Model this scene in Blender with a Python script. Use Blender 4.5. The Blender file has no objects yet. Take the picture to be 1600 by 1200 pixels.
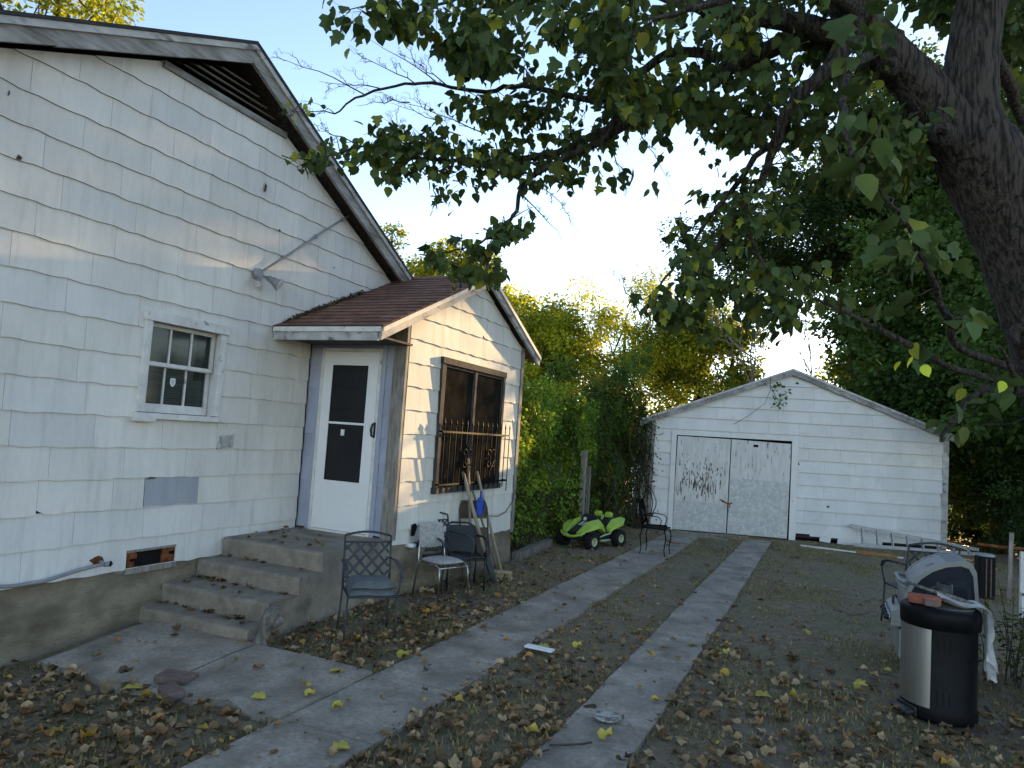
import bpy, math, random
import numpy as np
from mathutils import Vector, Matrix
random.seed(7); rng = np.random.default_rng(7)
sc = bpy.context.scene
COL = sc.collection
rad = math.radians
# ---------------------------------------------------------------- camera model
CX, CY, F, EYE = 800., 600., 1109., 1.75
def _cam():
    d = np.array([1292.-CX, 713.-CY, F]); Y = d/np.linalg.norm(d)
    n = np.cross(Y, np.array([1, .067, 0.])); n /= np.linalg.norm(n)
    if n[1] > 0: n = -n
    return np.stack([np.cross(Y, n), Y, n])
R = _cam()
C0 = np.array([0, 0, EYE])
def ray(x, y): return R @ np.array([x-CX, y-CY, F])
def at(x, y, d): return Vector(C0 + R @ np.array([(x-CX)/F, (y-CY)/F, 1.])*d)
def gx(x, y, X): r = ray(x, y); return Vector(C0 + r*(X/r[0]))
def gy(x, y, Y): r = ray(x, y); return Vector(C0 + r*(Y/r[1]))
def gz(x, y, z=0.): r = ray(x, y); return Vector(C0 + r*((z-EYE)/r[2]))
cd = bpy.data.cameras.new('camera'); cam = bpy.data.objects.new('camera', cd); COL.objects.link(cam)
m3 = Matrix(((R[0][0], -R[0][1], -R[0][2]), (R[1][0], -R[1][1], -R[1][2]), (R[2][0], -R[2][1], -R[2][2])))
cam.matrix_world = Matrix.Translation(Vector(C0)) @ m3.to_4x4()
cd.sensor_width = 36; cd.lens = F/1600*36; cd.clip_end = 2000; cd.clip_start = .05
sc.camera = cam
# ---------------------------------------------------------------- mesh helpers
def sm(a, b, x):
    t = min(1, max(0, (x-a)/(b-a))); return t*t*(3-2*t)
def gh(x, y):
    return -.10*sm(4.3, 3.2, y)*sm(-2.6, -4.6, x)
class MB:
    def __init__(s): s.v = []; s.f = []; s.m = []; s.t = []; s.sm = []
    def poly(s, pts, m=0, t=1., smooth=False):
        b = len(s.v); s.v.extend(tuple(p) for p in pts); s.f.append(tuple(range(b, b+len(pts)))); s.m.append(m); s.t.append(t); s.sm.append(smooth)
    def raw(s, vs, fs, m=0, t=1., smooth=False):
        b = len(s.v); s.v.extend(tuple(p) for p in vs)
        for f in fs: s.f.append(tuple(i+b for i in f)); s.m.append(m); s.t.append(t); s.sm.append(smooth)
    def box(s, x0, x1, y0, y1, z0, z1, m=0, t=1.):
        v = [(x, y, z) for x in (x0, x1) for y in (y0, y1) for z in (z0, z1)]
        s.raw(v, [(0,1,3,2),(4,6,7,5),(0,4,5,1),(2,3,7,6),(0,2,6,4),(1,5,7,3)], m, t)
    def obox(s, a, b, w, h, m=0, t=1., up=(0,0,1)):
        """bar from a to b, section w (sideways) x h (along up)"""
        a = Vector(a); b = Vector(b); d = (b-a).normalized(); u = Vector(up)
        sd = d.cross(u)
        if sd.length < 1e-4: sd = d.cross(Vector((0,1,0)))
        sd.normalize(); u = sd.cross(d)
        v = [p + sd*(i*w/2) + u*(j*h/2) for p in (a, b) for i in (-1, 1) for j in (-1, 1)]
        s.raw(v, [(0,1,3,2),(4,6,7,5),(0,4,5,1),(2,3,7,6),(0,2,6,4),(1,5,7,3)], m, t)
    def tube(s, pts, r, n=8, m=0, t=1., cap=True, smooth=True, jit=0.):
        pts = [Vector(p) for p in pts]; k = len(pts)
        rs = r if isinstance(r, (list, tuple)) else [r]*k
        d0 = (pts[1]-pts[0]).normalized()
        u = d0.cross(Vector((0,0,1)))
        if u.length < 1e-3: u = d0.cross(Vector((1,0,0)))
        u.normalize(); vs = []
        for i, p in enumerate(pts):
            d = (pts[min(i+1, k-1)]-pts[max(i-1, 0)])
            if d.length < 1e-9: d = d0
            d = d.normalized(); u = (u - d*u.dot(d)).normalized(); w = d.cross(u)
            for j in range(n):
                a = 2*math.pi*j/n; q = rs[i]*(1+jit*(random.random()-.5))
                vs.append(p + (u*math.cos(a)+w*math.sin(a))*q)
        fs = [(i*n+j, i*n+(j+1)%n, (i+1)*n+(j+1)%n, (i+1)*n+j) for i in range(k-1) for j in range(n)]
        s.raw(vs, fs, m, t, smooth)
        if cap:
            b = len(s.v)-len(vs)
            for f in (tuple(b+j for j in range(n))[::-1], tuple(b+(k-1)*n+j for j in range(n))):
                s.f.append(f); s.m.append(m); s.t.append(t); s.sm.append(False)
    def lathe(s, prof, n=24, c=(0,0,0), m=0, t=1., smooth=True, a0=0., a1=2*math.pi):
        full = abs(a1-a0-2*math.pi) < 1e-6; k = n if full else n+1
        vs = [(c[0]+r*math.cos(a0+(a1-a0)*j/n), c[1]+r*math.sin(a0+(a1-a0)*j/n), c[2]+z) for r, z in prof for j in range(k)]
        fs = [(i*k+j, i*k+(j+1)%k, (i+1)*k+(j+1)%k, (i+1)*k+j) for i in range(len(prof)-1) for j in range(n)]
        s.raw(vs, fs, m, t, smooth)
    def prism(s, pts, d, m=0, t=1., mside=None):
        """planar polygon pts pushed along vector d"""
        pts = [Vector(p) for p in pts]; d = Vector(d); n = len(pts); q = [p+d for p in pts]
        s.raw(pts+q, [tuple(range(n))[::-1], tuple(range(n, 2*n))], m, t)
        s.raw(pts+q, [(i, (i+1)%n, (i+1)%n+n, i+n) for i in range(n)], m if mside is None else mside, t)
    def build(s, name, mats, parent=None, world=False, bevel=0., weld=False):
        me = bpy.data.meshes.new(name)
        v = s.v
        if world and parent is not None:
            o = parent
            off = Vector((0,0,0))
            while o is not None: off += o.location; o = o.parent
            v = [(p[0]-off[0], p[1]-off[1], p[2]-off[2]) for p in v]
        me.from_pydata(v, [], s.f)
        mats = mats if isinstance(mats, (list, tuple)) else [mats]
        for x in mats: me.materials.append(x)
        me.polygons.foreach_set('material_index', s.m)
        me.polygons.foreach_set('use_smooth', s.sm)
        settone(me, s.t)
        o = bpy.data.objects.new(name, me); COL.objects.link(o)
        if parent is not None: o.parent = parent
        if bevel:
            b = o.modifiers.new('bevel', 'BEVEL'); b.width = bevel; b.segments = 2; b.limit_method = 'ANGLE'; b.angle_limit = rad(40)
            w = None
        return o
def settone(me, tones):
    cols = np.ones((len(tones), 4), np.float32)
    for i, t in enumerate(tones):
        if isinstance(t, (tuple, list)): cols[i, :3] = t
        else: cols[i, :3] = t
    n = np.zeros(len(tones), np.int32); me.polygons.foreach_get('loop_total', n)
    at_ = me.color_attributes.new('tone', 'FLOAT_COLOR', 'CORNER')
    at_.data.foreach_set('color', np.repeat(cols, n, axis=0).ravel())
def empty(name, loc, label, cat, group=None, rz=0.):
    o = bpy.data.objects.new(name, None); COL.objects.link(o); o.location = loc; o.rotation_euler = (0,0,rz)
    o.empty_display_size = .1
    return tag(o, label, cat, group)
def tag(o, label=None, cat=None, group=None, kind=None):
    if label: o['label'] = label
    if cat: o['category'] = cat
    if group: o['group'] = group
    if kind: o['kind'] = kind
    return o
def copy_tree(o, parent=None):
    c = o.copy(); COL.objects.link(c); c.parent = parent
    for ch in list(o.children): copy_tree(ch, c)
    return c
# ---------------------------------------------------------------- materials
def mat(name, col, rough=.8, var=.15, scale=6., stretch=(1,1,1), bump=.15, bscale=60., bdist=.01, col2=None, mixlo=.35, mixhi=.65,
        metal=0., spec=.3, transl=0., stain=None, sscale=3., slo=.5, shi=.7, sstretch=(1,1,1), coat=0., fine=0.):
    m = bpy.data.materials.new(name); m.use_nodes = True; nt = m.node_tree; N = nt.nodes; L = nt.links
    b = N['Principled BSDF']; out = N['Material Output']
    tc = N.new('ShaderNodeTexCoord')
    def noise(sc_, st, det=6.):
        mp = N.new('ShaderNodeMapping'); mp.inputs['Scale'].default_value = st; L.new(tc.outputs['Object'], mp.inputs['Vector'])
        n = N.new('ShaderNodeTexNoise'); n.inputs['Scale'].default_value = sc_; n.inputs['Detail'].default_value = det; n.inputs['Roughness'].default_value = .6
        L.new(mp.outputs['Vector'], n.inputs['Vector']); return n.outputs['Fac']
    def ramp(f, a, b_):
        r = N.new('ShaderNodeMapRange'); r.inputs[1].default_value = a; r.inputs[2].default_value = b_; L.new(f, r.inputs[0]); return r.outputs[0]
    def mix(f, a, b_, mode='MIX'):
        x = N.new('ShaderNodeMix'); x.data_type = 'RGBA'; x.blend_type = mode
        if isinstance(f, float): x.inputs[0].default_value = f
        else: L.new(f, x.inputs[0])
        for k, q in ((6, a), (7, b_)):
            if isinstance(q, tuple): x.inputs[k].default_value = (*q, 1)
            else: L.new(q, x.inputs[k])
        return x.outputs[2]
    c1 = tuple(max(0, c*(1-var)) for c in col); c2 = col2 or tuple(min(1, c*(1+var)) for c in col)
    colr = mix(ramp(noise(scale, stretch), mixlo, mixhi), c1, c2)
    if fine:
        colr = mix(ramp(noise(scale*14, stretch, 3.), .3, .7), colr, mix(1., colr, (fine,)*3, 'MULTIPLY'))
    if stain: colr = mix(ramp(noise(sscale, sstretch), slo, shi), colr, stain)
    a = N.new('ShaderNodeAttribute'); a.attribute_name = 'tone'
    colr = mix(1., colr, a.outputs['Color'], 'MULTIPLY')
    L.new(colr, b.inputs['Base Color'])
    b.inputs['Roughness'].default_value = rough; b.inputs['Metallic'].default_value = metal
    b.inputs['Specular IOR Level'].default_value = spec; b.inputs['Coat Weight'].default_value = coat
    if bump:
        bp = N.new('ShaderNodeBump'); bp.inputs['Strength'].default_value = bump; bp.inputs['Distance'].default_value = bdist
        L.new(noise(bscale, stretch, 4.), bp.inputs['Height']); L.new(bp.outputs['Normal'], b.inputs['Normal'])
    if transl:
        t = N.new('ShaderNodeBsdfTranslucent'); L.new(mix(1., colr, (1.25, 1.2, .55), 'MULTIPLY'), t.inputs['Color'])
        s = N.new('ShaderNodeMixShader'); s.inputs[0].default_value = transl
        L.new(b.outputs[0], s.inputs[1]); L.new(t.outputs[0], s.inputs[2]); L.new(s.outputs[0], out.inputs['Surface'])
    return m
def glassmat(name, tint, rough, alpha):
    """window pane: partly see-through tinted sheet with a glossy face"""
    m = bpy.data.materials.new(name); m.use_nodes = True; nt = m.node_tree; N = nt.nodes; L = nt.links
    out = N['Material Output']; b = N['Principled BSDF']; b.inputs['Base Color'].default_value = (*tint, 1); b.inputs['Roughness'].default_value = rough
    b.inputs['Specular IOR Level'].default_value = .5
    t = N.new('ShaderNodeBsdfTransparent'); s = N.new('ShaderNodeMixShader'); s.inputs[0].default_value = 1-alpha
    L.new(b.outputs[0], s.inputs[1]); L.new(t.outputs[0], s.inputs[2]); L.new(s.outputs[0], out.inputs['Surface'])
    return m
WHITE = (.76, .72, .665)
M = dict(
 siding=mat('aged_white_siding', WHITE, .75, .07, 2.2, (1, 1, .35), .35, 90, .004, stain=(.60, .565, .51), sscale=4, sstretch=(3, 3, .35), slo=.52, shi=.8, fine=.94),
 siding_edge=mat('siding_edge_shade_and_chips', (.10, .075, .06), .9, .3, 8, bump=0),  # dark brown paints the shadow line under each course; also used for chips
 porch_siding=mat('weathered_cream_siding', (.76, .72, .64), .8, .08, 3, (1, 1, .3), .35, 90, .004, stain=(.55, .49, .40), sscale=5, sstretch=(2, 2, .2), slo=.52, shi=.8, fine=.93),
 bluewall=mat('pale_blue_grey_boards', (.36, .38, .46), .8, .12, 4, (1, 1, .4), .3, 70, .004, stain=(.5, .5, .52), sscale=9, slo=.66, shi=.72),
 backing=mat('tar_paper', (.03, .027, .025), .95, .2, bump=0),
 greywood=mat('weathered_grey_wood', (.25, .225, .195), .9, .35, 5, (8, 8, .9), .6, 30, .008, stain=(.42, .41, .39), sscale=6, sstretch=(1, 1, .4), slo=.55, shi=.75),
 rakewood=mat('weathered_rake_board', (.23, .215, .195), .9, .35, 4, (8, 1, 8), .6, 30, .008, stain=(.48, .47, .45), sscale=5, sstretch=(1, .3, 1), slo=.45, shi=.75),
 trimwhite=mat('chipped_white_trim', (.68, .655, .62), .75, .12, 8, (1, 1, 1), .4, 50, .006, stain=(.22, .20, .17), sscale=11, slo=.62, shi=.72),
 trimgrey=mat('flaking_grey_trim', (.46, .445, .43), .8, .2, 8, (1, .3, 1), .5, 40, .006, stain=(.16, .145, .13), sscale=10, sstretch=(1, .3, 1), slo=.55, shi=.66),
 soffit=mat('dark_bare_soffit', (.09, .08, .07), .95, .35, 6, (6, .8, 6), .5, 30),
 roofbrown=mat('brown_asphalt_shingle', (.24, .115, .075), .95, .28, 9, bump=.5, bscale=160, stain=(.24, .145, .105), sscale=2.5, slo=.5, shi=.75, fine=.8),
 roofdark=mat('dark_asphalt_shingle', (.045, .043, .042), .95, .3, 9, bump=.5, bscale=160),
 foundation=mat('old_tan_concrete', (.25, .205, .145), .92, .3, 3, (1, 1, 2.2), .7, 25, .02, stain=(.12, .10, .068), sscale=2.2, sstretch=(1, 1, 1.6), slo=.5, shi=.72, fine=.85),
 concrete=mat('grey_concrete', (.40, .345, .28), .9, .22, 2.5, bump=.6, bscale=110, bdist=.010, stain=(.19, .158, .12), sscale=3.1, slo=.45, shi=.70, fine=.62),
 stepconc=mat('worn_step_concrete', (.29, .25, .20), .92, .25, 3.5, bump=.6, bscale=70, bdist=.008, stain=(.13, .112, .09), sscale=3.2, slo=.48, shi=.7, fine=.85),
 doorwhite=mat('white_storm_door_paint', (.82, .81, .81), .4, .03, 3, bump=.05, spec=.45),
 canblack=mat('matte_black_plastic', (.006, .0065, .008), .5, .2, 9, bump=.1, spec=.12, stain=(.018, .017, .016), sscale=7, slo=.6, shi=.8),
 black=mat('black_satin', (.012, .012, .013), .45, .2, 9, bump=.1, spec=.5),
 blackmatte=mat('black_rubber', (.014, .014, .014), .8, .3, 12, bump=.3),
 iron=mat('wrought_iron', (.005, .005, .006), .6, .35, 20, bump=.2, bscale=120, spec=.05),
 ironblue=mat('painted_iron_frame', (.035, .042, .05), .55, .3, 15, bump=.3, bscale=120, spec=.4),
 darkvoid=mat('dark_interior', (.008, .007, .006), 1., .2, bump=0),
 blind=mat('dusty_window_blind', (.20, .225, .21), .8, .15, 20, (.2, .2, 6), 0),
 screen=mat('dark_solar_screen', (.020, .017, .014), .95, .35, 5, (1, 1, 1), .5, 260, .003, stain=(.035, .03, .024), sscale=4, slo=.5, shi=.75, spec=.0),
 greymetal=mat('grey_painted_metal', (.25, .255, .26), .5, .15, 12, bump=.1, spec=.5),
 steel=mat('brushed_stainless', (.50, .50, .50), .40, .1, 4, (60, 60, .3), .08, 40, .001, metal=1.),
 chrome=mat('tarnished_chrome', (.5, .5, .5), .3, .2, 15, bump=.05, metal=1.),
 windowwood=mat('old_grey_window_wood', (.065, .063, .062), .95, .35, 5, (8, 8, .9), .6, 30, .008, spec=.1),
 silver=mat('silver_hood_paint', (.25, .25, .245), .42, .1, 5, bump=.06, spec=.5, stain=(.2, .2, .19), sscale=8, slo=.6, shi=.75),
 hoodend=mat('dark_slate_hood_end', (.020, .024, .034), .6, .2, 6, bump=.08, spec=.15),
 rust=mat('rusty_iron', (.19, .065, .022), .95, .5, 14, bump=.6, bscale=50),
 garage=mat('garage_white_siding', (.70, .685, .66), .75, .06, 3, (1, 1, .6), .3, 80, .004, stain=(.52, .49, .45), sscale=5, sstretch=(1, 1, 1.5), slo=.60, shi=.8, fine=.95),
 garage_edge=mat('garage_siding_edge_shade', (.05, .047, .043), .9, .2, 8, bump=0),  # near-black edge colour paints the shadow line beneath each garage course
 garagedoor=mat('peeling_door_paint', (.58, .565, .54), .8, .12, 5, (3, 3, .5), .5, 50, .005, stain=(.10, .085, .075), sscale=14, sstretch=(2.2, 2.2, .25), slo=.62, shi=.66),
 garagepanel=mat('scuffed_grey_sheet', (.46, .46, .45), .75, .12, 9, (1, 1, 1), .4, 50, .005, stain=(.58, .58, .57), sscale=16, slo=.5, shi=.62),
 bark=mat('mulberry_bark', (.030, .024, .020), .95, .3, 7, (5, 5, .7), 1., 10, .12, stain=(.10, .082, .068), sscale=9, sstretch=(5, 5, .5), slo=.42, shi=.56, fine=.55),
 twig=mat('twig_bark', (.06, .048, .04), .9, .25, 12, bump=.2),
 barepale=mat('bare_grey_branch', (.16, .14, .12), .9, .25, 12, bump=.2),
 deadwood=mat('silvered_dead_wood', (.22, .20, .175), .95, .4, 5, (8, 8, .7), .9, 22, .02, stain=(.09, .08, .07), sscale=6, sstretch=(5, 5, .5), slo=.5, shi=.7),
 leaf=mat('mulberry_leaf', (.065, .10, .035), .6, .3, 3, bump=.2, bscale=80, bdist=.003, transl=.27, spec=.15),
 bgleaf=mat('tree_leaf', (.062, .092, .028), .6, .35, .9, bump=0, transl=.42, spec=.2),
 dryleaf=mat('dry_leaf', (.32, .232, .138), .85, .3, 14, bump=.3, bscale=90, transl=.12, spec=.2),
 freshleaf=mat('yellow_leaf', (.50, .42, .09), .7, .2, 14, bump=.2, bscale=90, transl=.15, spec=.2),
 grass=mat('thin_grass', (.20, .19, .095), .85, .35, 3, bump=0, transl=.2, spec=.15),
 toygreen=mat('lime_green_plastic', (.36, .54, .06), .5, .1, 6, bump=.03, spec=.35, stain=(.30, .40, .12), sscale=9, slo=.5, shi=.75),
 toydark=mat('dark_grey_plastic', (.022, .026, .03), .5, .15, 8, bump=.05),
 toyrim=mat('pale_green_rim', (.42, .50, .30), .35, .1, 8, bump=0, spec=.5),
 white=mat('white_plastic', (.74, .75, .76), .5, .05, 8, bump=.05),
 vinyl=mat('grey_speckled_vinyl', (.36, .35, .33), .65, .2, 25, bump=.3, bscale=120),
 cushion=mat('faded_slate_cushion', (.13, .14, .145), .95, .15, 12, bump=.5, bscale=200, stain=(.16, .165, .165), sscale=5, slo=.5, shi=.75),
 brownmetal=mat('brown_folding_chair_metal', (.075, .06, .045), .6, .3, 10, bump=.15),
 woodhandle=mat('worn_wood_handle', (.34, .28, .20), .8, .25, 9, (5, 5, 1), .2),
 blue=mat('blue_plastic', (.015, .07, .42), .45, .1, 8, bump=.05, spec=.5),
 straw=mat('broom_straw', (.42, .36, .19), .95, .3, 30, (4, 4, .5), .6),
 brick=mat('red_brick', (.26, .085, .055), .92, .25, 14, bump=.6, bscale=70, stain=(.33, .18, .13), sscale=12, slo=.55, shi=.7),
 brickold=mat('faded_paver_brick', (.17, .115, .10), .95, .25, 12, bump=.6, bscale=60, stain=(.10, .085, .075), sscale=7, slo=.5, shi=.7),
 plank=mat('orange_brown_plank', (.30, .15, .06), .85, .25, 5, (1, 1, 1), .3),
 alu=mat('dull_aluminium', (.36, .37, .38), .5, .1, 10, bump=.05, metal=.3),
 wire=mat('galvanised_wire', (.15, .15, .15), .6, .2, 10, bump=0, metal=.4),
 cloth=mat('grey_white_rag', (.42, .42, .42), .95, .15, 14, bump=.5, bscale=120),
)
def groundmat():
    m = bpy.data.materials.new('dry_yard_soil'); m.use_nodes = True; nt = m.node_tree; N = nt.nodes; L = nt.links; b = N['Principled BSDF']
    tc = N.new('ShaderNodeTexCoord')
    def noise(s, d=8, r=.65):
        n = N.new('ShaderNodeTexNoise'); n.inputs['Scale'].default_value = s; n.inputs['Detail'].default_value = d; n.inputs['Roughness'].default_value = r
        L.new(tc.outputs['Object'], n.inputs['Vector']); return n.outputs['Fac']
    def rg(f, a, b_):
        r = N.new('ShaderNodeMapRange'); r.inputs[1].default_value = a; r.inputs[2].default_value = b_; L.new(f, r.inputs[0]); return r.outputs[0]
    def mix(f, a, b_):
        x = N.new('ShaderNodeMix'); x.data_type = 'RGBA'; L.new(f, x.inputs[0])
        for k, q in ((6, a), (7, b_)):
            if isinstance(q, tuple): x.inputs[k].default_value = (*q, 1)
            else: L.new(q, x.inputs[k])
        return x.outputs[2]
    c = mix(rg(noise(9), .3, .7), (.145, .11, .074), (.33, .262, .188))
    c = mix(rg(noise(1.1), .42, .62), c, mix(rg(noise(30), .35, .65), (.13, .118, .062), (.28, .245, .145)))
    c = mix(rg(noise(2.7), .55, .75), c, (.28, .235, .175))
    c = mix(rg(noise(75, 3), .58, .72), c, (.32, .27, .2))
    c = mix(rg(noise(48, 4), .62, .72), c, (.04, .032, .022))
    L.new(c, b.inputs['Base Color']); b.inputs['Roughness'].default_value = .97; b.inputs['Specular IOR Level'].default_value = .15
    bp = N.new('ShaderNodeBump'); bp.inputs['Strength'].default_value = .9; bp.inputs['Distance'].default_value = .03
    L.new(noise(45, 8, .75), bp.inputs['Height']); L.new(bp.outputs['Normal'], b.inputs['Normal'])
    return m
M['ground'] = groundmat()
# ---------------------------------------------------------------- world and sun
SUN_AZ, SUN_EL = 8.5, 11.3
w = bpy.data.worlds.new('World'); sc.world = w; w.use_nodes = True
nt = w.node_tree; bg = nt.nodes['Background']; sky = nt.nodes.new('ShaderNodeTexSky'); sky.sky_type = 'NISHITA'; sky.sun_disc = False
sky.sun_elevation = rad(SUN_EL); sky.sun_rotation = rad(SUN_AZ); sky.air_density = .75; sky.dust_density = .06; sky.ozone_density = 1.1; sky.altitude = 100
tn = nt.nodes.new('ShaderNodeMix'); tn.data_type = 'RGBA'; tn.blend_type = 'MULTIPLY'; tn.inputs[0].default_value = 1.; tn.inputs[7].default_value = (1.09, .985, .91, 1)
nt.links.new(sky.outputs[0], tn.inputs[6]); nt.links.new(tn.outputs[2], bg.inputs[0]); bg.inputs[1].default_value = .15
sd = bpy.data.lights.new('sun', 'SUN'); sd.energy = 5.; sd.angle = rad(.5); sd.color = (1., .66, .31)
so = bpy.data.objects.new('sun', sd); COL.objects.link(so)
SUN = Vector((math.sin(rad(SUN_AZ))*math.cos(rad(SUN_EL)), math.cos(rad(SUN_AZ))*math.cos(rad(SUN_EL)), math.sin(rad(SUN_EL))))
so.rotation_euler = SUN.to_track_quat('Z', 'Y').to_euler(); so.location = (10, 40, 20)
sc.view_settings.view_transform = 'Standard'; sc.view_settings.look = 'None'; sc.view_settings.exposure = 1.78; sc.view_settings.gamma = 1
sc.render.engine = 'CYCLES'; sc.cycles.max_bounces = 6; sc.cycles.diffuse_bounces = 3; sc.cycles.transparent_max_bounces = 8
sc.cycles.use_denoising = True; sc.cycles.sample_clamp_indirect = 6
# ---------------------------------------------------------------- siding
def clip_half(poly, a, b, keep_left=True):
    out = []; n = len(poly)
    def side(p):
        s = (b[0]-a[0])*(p[1]-a[1])-(b[1]-a[1])*(p[0]-a[0]); return s if keep_left else -s
    for i in range(n):
        p, q = poly[i], poly[(i+1) % n]; sp, sq = side(p), side(q)
        if sp >= 0: out.append(p)
        if (sp > 0 and sq < 0) or (sp < 0 and sq > 0):
            t = sp/(sp-sq); out.append((p[0]+(q[0]-p[0])*t, p[1]+(q[1]-p[1])*t))
    return out
def clip_convex(poly, hull):
    for i in range(len(hull)):
        poly = clip_half(poly, hull[i], hull[(i+1) % len(hull)])
        if len(poly) < 3: return []
    return poly
def minus_rect(poly, r):
    u0, u1, z0, z1 = r; res = []
    us = [p[0] for p in poly]; zs = [p[1] for p in poly]
    if max(us) <= u0 or min(us) >= u1 or max(zs) <= z0 or min(zs) >= z1: return [poly]
    L = clip_half(poly, (u0, 0), (u0, 1)); Rr = clip_half(poly, (u1, 1), (u1, 0))
    mid = clip_half(clip_half(poly, (u0, 1), (u0, 0)), (u1, 0), (u1, 1))
    B = clip_half(mid, (1, z0), (0, z0)) if len(mid) > 2 else []
    T = clip_half(mid, (0, z1), (1, z1)) if len(mid) > 2 else []
    for q in (L, Rr, B, T):
        if len(q) > 2: res.append(q)
    return res
def siding(mb, hull, holes, z0, expo, fn, width=.61, amp=.008, offb=.020, offt=.004, seed=1, tonefn=None, shear=None, gap=.003, drop=()):
    """courses of shingles over the convex (u, z) outline hull; fn(u, z, off) -> point. materials: 0 face, 1 edge"""
    rd = random.Random(seed)
    us = [p[0] for p in hull]; zs = [p[1] for p in hull]
    zb = z0; k = 0
    while zb < max(zs):
        u = min(us) - width*rd.random()
        while u < max(us):
            w_ = width*(1+rd.uniform(-.04, .04)); ph = rd.uniform(0, 6.3); dz = rd.uniform(-.0015, .0015); chip = rd.random() < .03
            n = 10 if amp else 1; bot = []
            for i in range(n+1):
                uu = u+gap/2 + (w_-gap)*i/n
                zz = zb + dz + amp*math.sin(ph*.15+uu*2*math.pi/.305) + (amp*.7*math.sin(uu*6.1+k*2.1)+amp*.5*math.sin(uu*31+k) if amp else 0)
                if chip and i == 0: zz += .03
                bot.append((uu, zz))
            poly = bot + [(u+w_-gap/2, zb+expo+.012), (u+gap/2, zb+expo+.012)]
            t = tonefn(u+w_/2, zb+expo/2, rd) if tonefn else rd.uniform(.92, 1.03)
            if not any(d[0] <= u+w_/2 <= d[1] and d[2] <= zb+expo/2 <= d[3] for d in drop):
                pieces = [clip_convex(poly, hull)]
                for h in holes: pieces = [q for p in pieces if len(p) > 2 for q in minus_rect(p, h)]
                for p in pieces:
                    if len(p) < 3: continue
                    def P(q, back=False):
                        z = q[1]; f = min(1, max(0, (z-zb)/(expo+.012)))
                        return fn(q[0], z, -.002 if back else offb+(offt-offb)*f)
                    mb.poly([P(q) for q in p], 0, t)
                    for i in range(len(p)):
                        a, b = p[i], p[(i+1) % len(p)]
                        if a[1] > zb+expo and b[1] > zb+expo: continue
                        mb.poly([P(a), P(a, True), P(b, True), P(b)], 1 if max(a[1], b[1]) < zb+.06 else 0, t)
            u += w_
        zb += expo; k += 1
def backing(mb, hull, holes, fn, off=-.01, m=2):
    pieces = [list(hull)]
    for h in holes: pieces = [q for p in pieces for q in minus_rect(p, h)]
    for p in pieces: mb.poly([fn(q[0], q[1], off) for q in p], m)
# ---------------------------------------------------------------- ground
def nz(x, y, s):
    return math.sin(x*s*1.3+1.7*math.sin(y*s*.7+.3))*math.sin(y*s*1.1+1.3*math.sin(x*s*.9+1.1))
def gheight(x, y):
    return gh(x, y) + .012*nz(x, y, 2.1) + .008*nz(x+3, y-1, 5.3)
STRIPS = [(-2.85, -2.21), (-1.41, -.93)]
def on_slab(x, y, pad=0.):
    for a, b in STRIPS:
        if a-pad < x < b+pad and y < 14.6: return True
    if -5.25 < x < -2.75 and 3.42-pad < y < 4.34+pad: return True
    return False
mb = MB(); nx, ny = 130, 180
xs = [-9+i*.14 for i in range(nx+1)]; ys = [-1+i*.14 for i in range(ny+1)]
vs = []
for j, y in enumerate(ys):
    for i, x in enumerate(xs):
        e = i in (0, nx) or j in (0, ny)
        z = gheight(x, y)
        if on_slab(x, y, .02): z = gh(x, y)-.015
        vs.append((x, y, -.02 if e else z))
mb.raw(vs, [(j*(nx+1)+i, j*(nx+1)+i+1, (j+1)*(nx+1)+i+1, (j+1)*(nx+1)+i) for j in range(ny) for i in range(nx)], 0, 1., True)
X0, X1, Y0, Y1 = xs[0], xs[-1], ys[0], ys[-1]; B = 600
for q in ([(-B,-B),(B,-B),(B,Y0),(-B,Y0)], [(-B,Y1),(B,Y1),(B,B),(-B,B)], [(-B,Y0),(X0,Y0),(X0,Y1),(-B,Y1)], [(X1,Y0),(B,Y0),(B,Y1),(X1,Y1)]):
    mb.poly([(x, y, -.02) for x, y in q])
ground = mb.build('ground', M['ground']); tag(ground, 'dry brown yard soil with thin grass under fallen leaves', 'ground', kind='structure')
# driveway: two concrete strips cut into slabs, and the apron at the garage
mb = MB()
def slab(mb, x0, x1, y0, y1, h=.022, n=6, t=1.):
    rd = random.Random(int(y0*100)+int(x0*77))
    def edge(f): return rd.uniform(-.008, .008)
    L = [(x0+edge(0), y0+(y1-y0)*i/n) for i in range(n+1)]; Rr = [(x1+edge(0), y0+(y1-y0)*i/n) for i in range(n+1)]
    def T(p, dz=0): return (p[0], p[1], gh(*p)+h+dz)
    for i in range(n):
        mb.poly([T(L[i]), T(Rr[i]), T(Rr[i+1]), T(L[i+1])], 0, t)
        mb.poly([T(L[i]), T(L[i+1]), T(L[i+1], -.1), T(L[i], -.1)], 0, t); mb.poly([T(Rr[i+1]), T(Rr[i]), T(Rr[i], -.1), T(Rr[i+1], -.1)], 0, t)
    mb.poly([T(L[0], -.1), T(Rr[0], -.1), T(Rr[0]), T(L[0])], 0, t); mb.poly([T(L[n]), T(Rr[n]), T(Rr[n], -.1), T(L[n], -.1)], 0, t)
for (a, b), ys_ in zip(STRIPS, ([-1, .9, 2.3, 3.40, 4.35, 5.9, 7.6, 9.1, 10.6, 12.2, 14.2], [-1, .8, 2.5, 4.45, 6.1, 7.0, 8.7, 10.3, 11.9, 13.4, 15.0])):
    for i in range(len(ys_)-1):
        slab(mb, a, b, ys_[i]+.006, ys_[i+1]-.006, .022+random.uniform(-.004, .004), 6, random.uniform(.93, 1.05))
tag(mb.build('driveway', M['concrete']), 'two long grey concrete wheel strips leading to the garage', 'driveway', kind='structure')
mb = MB()
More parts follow.
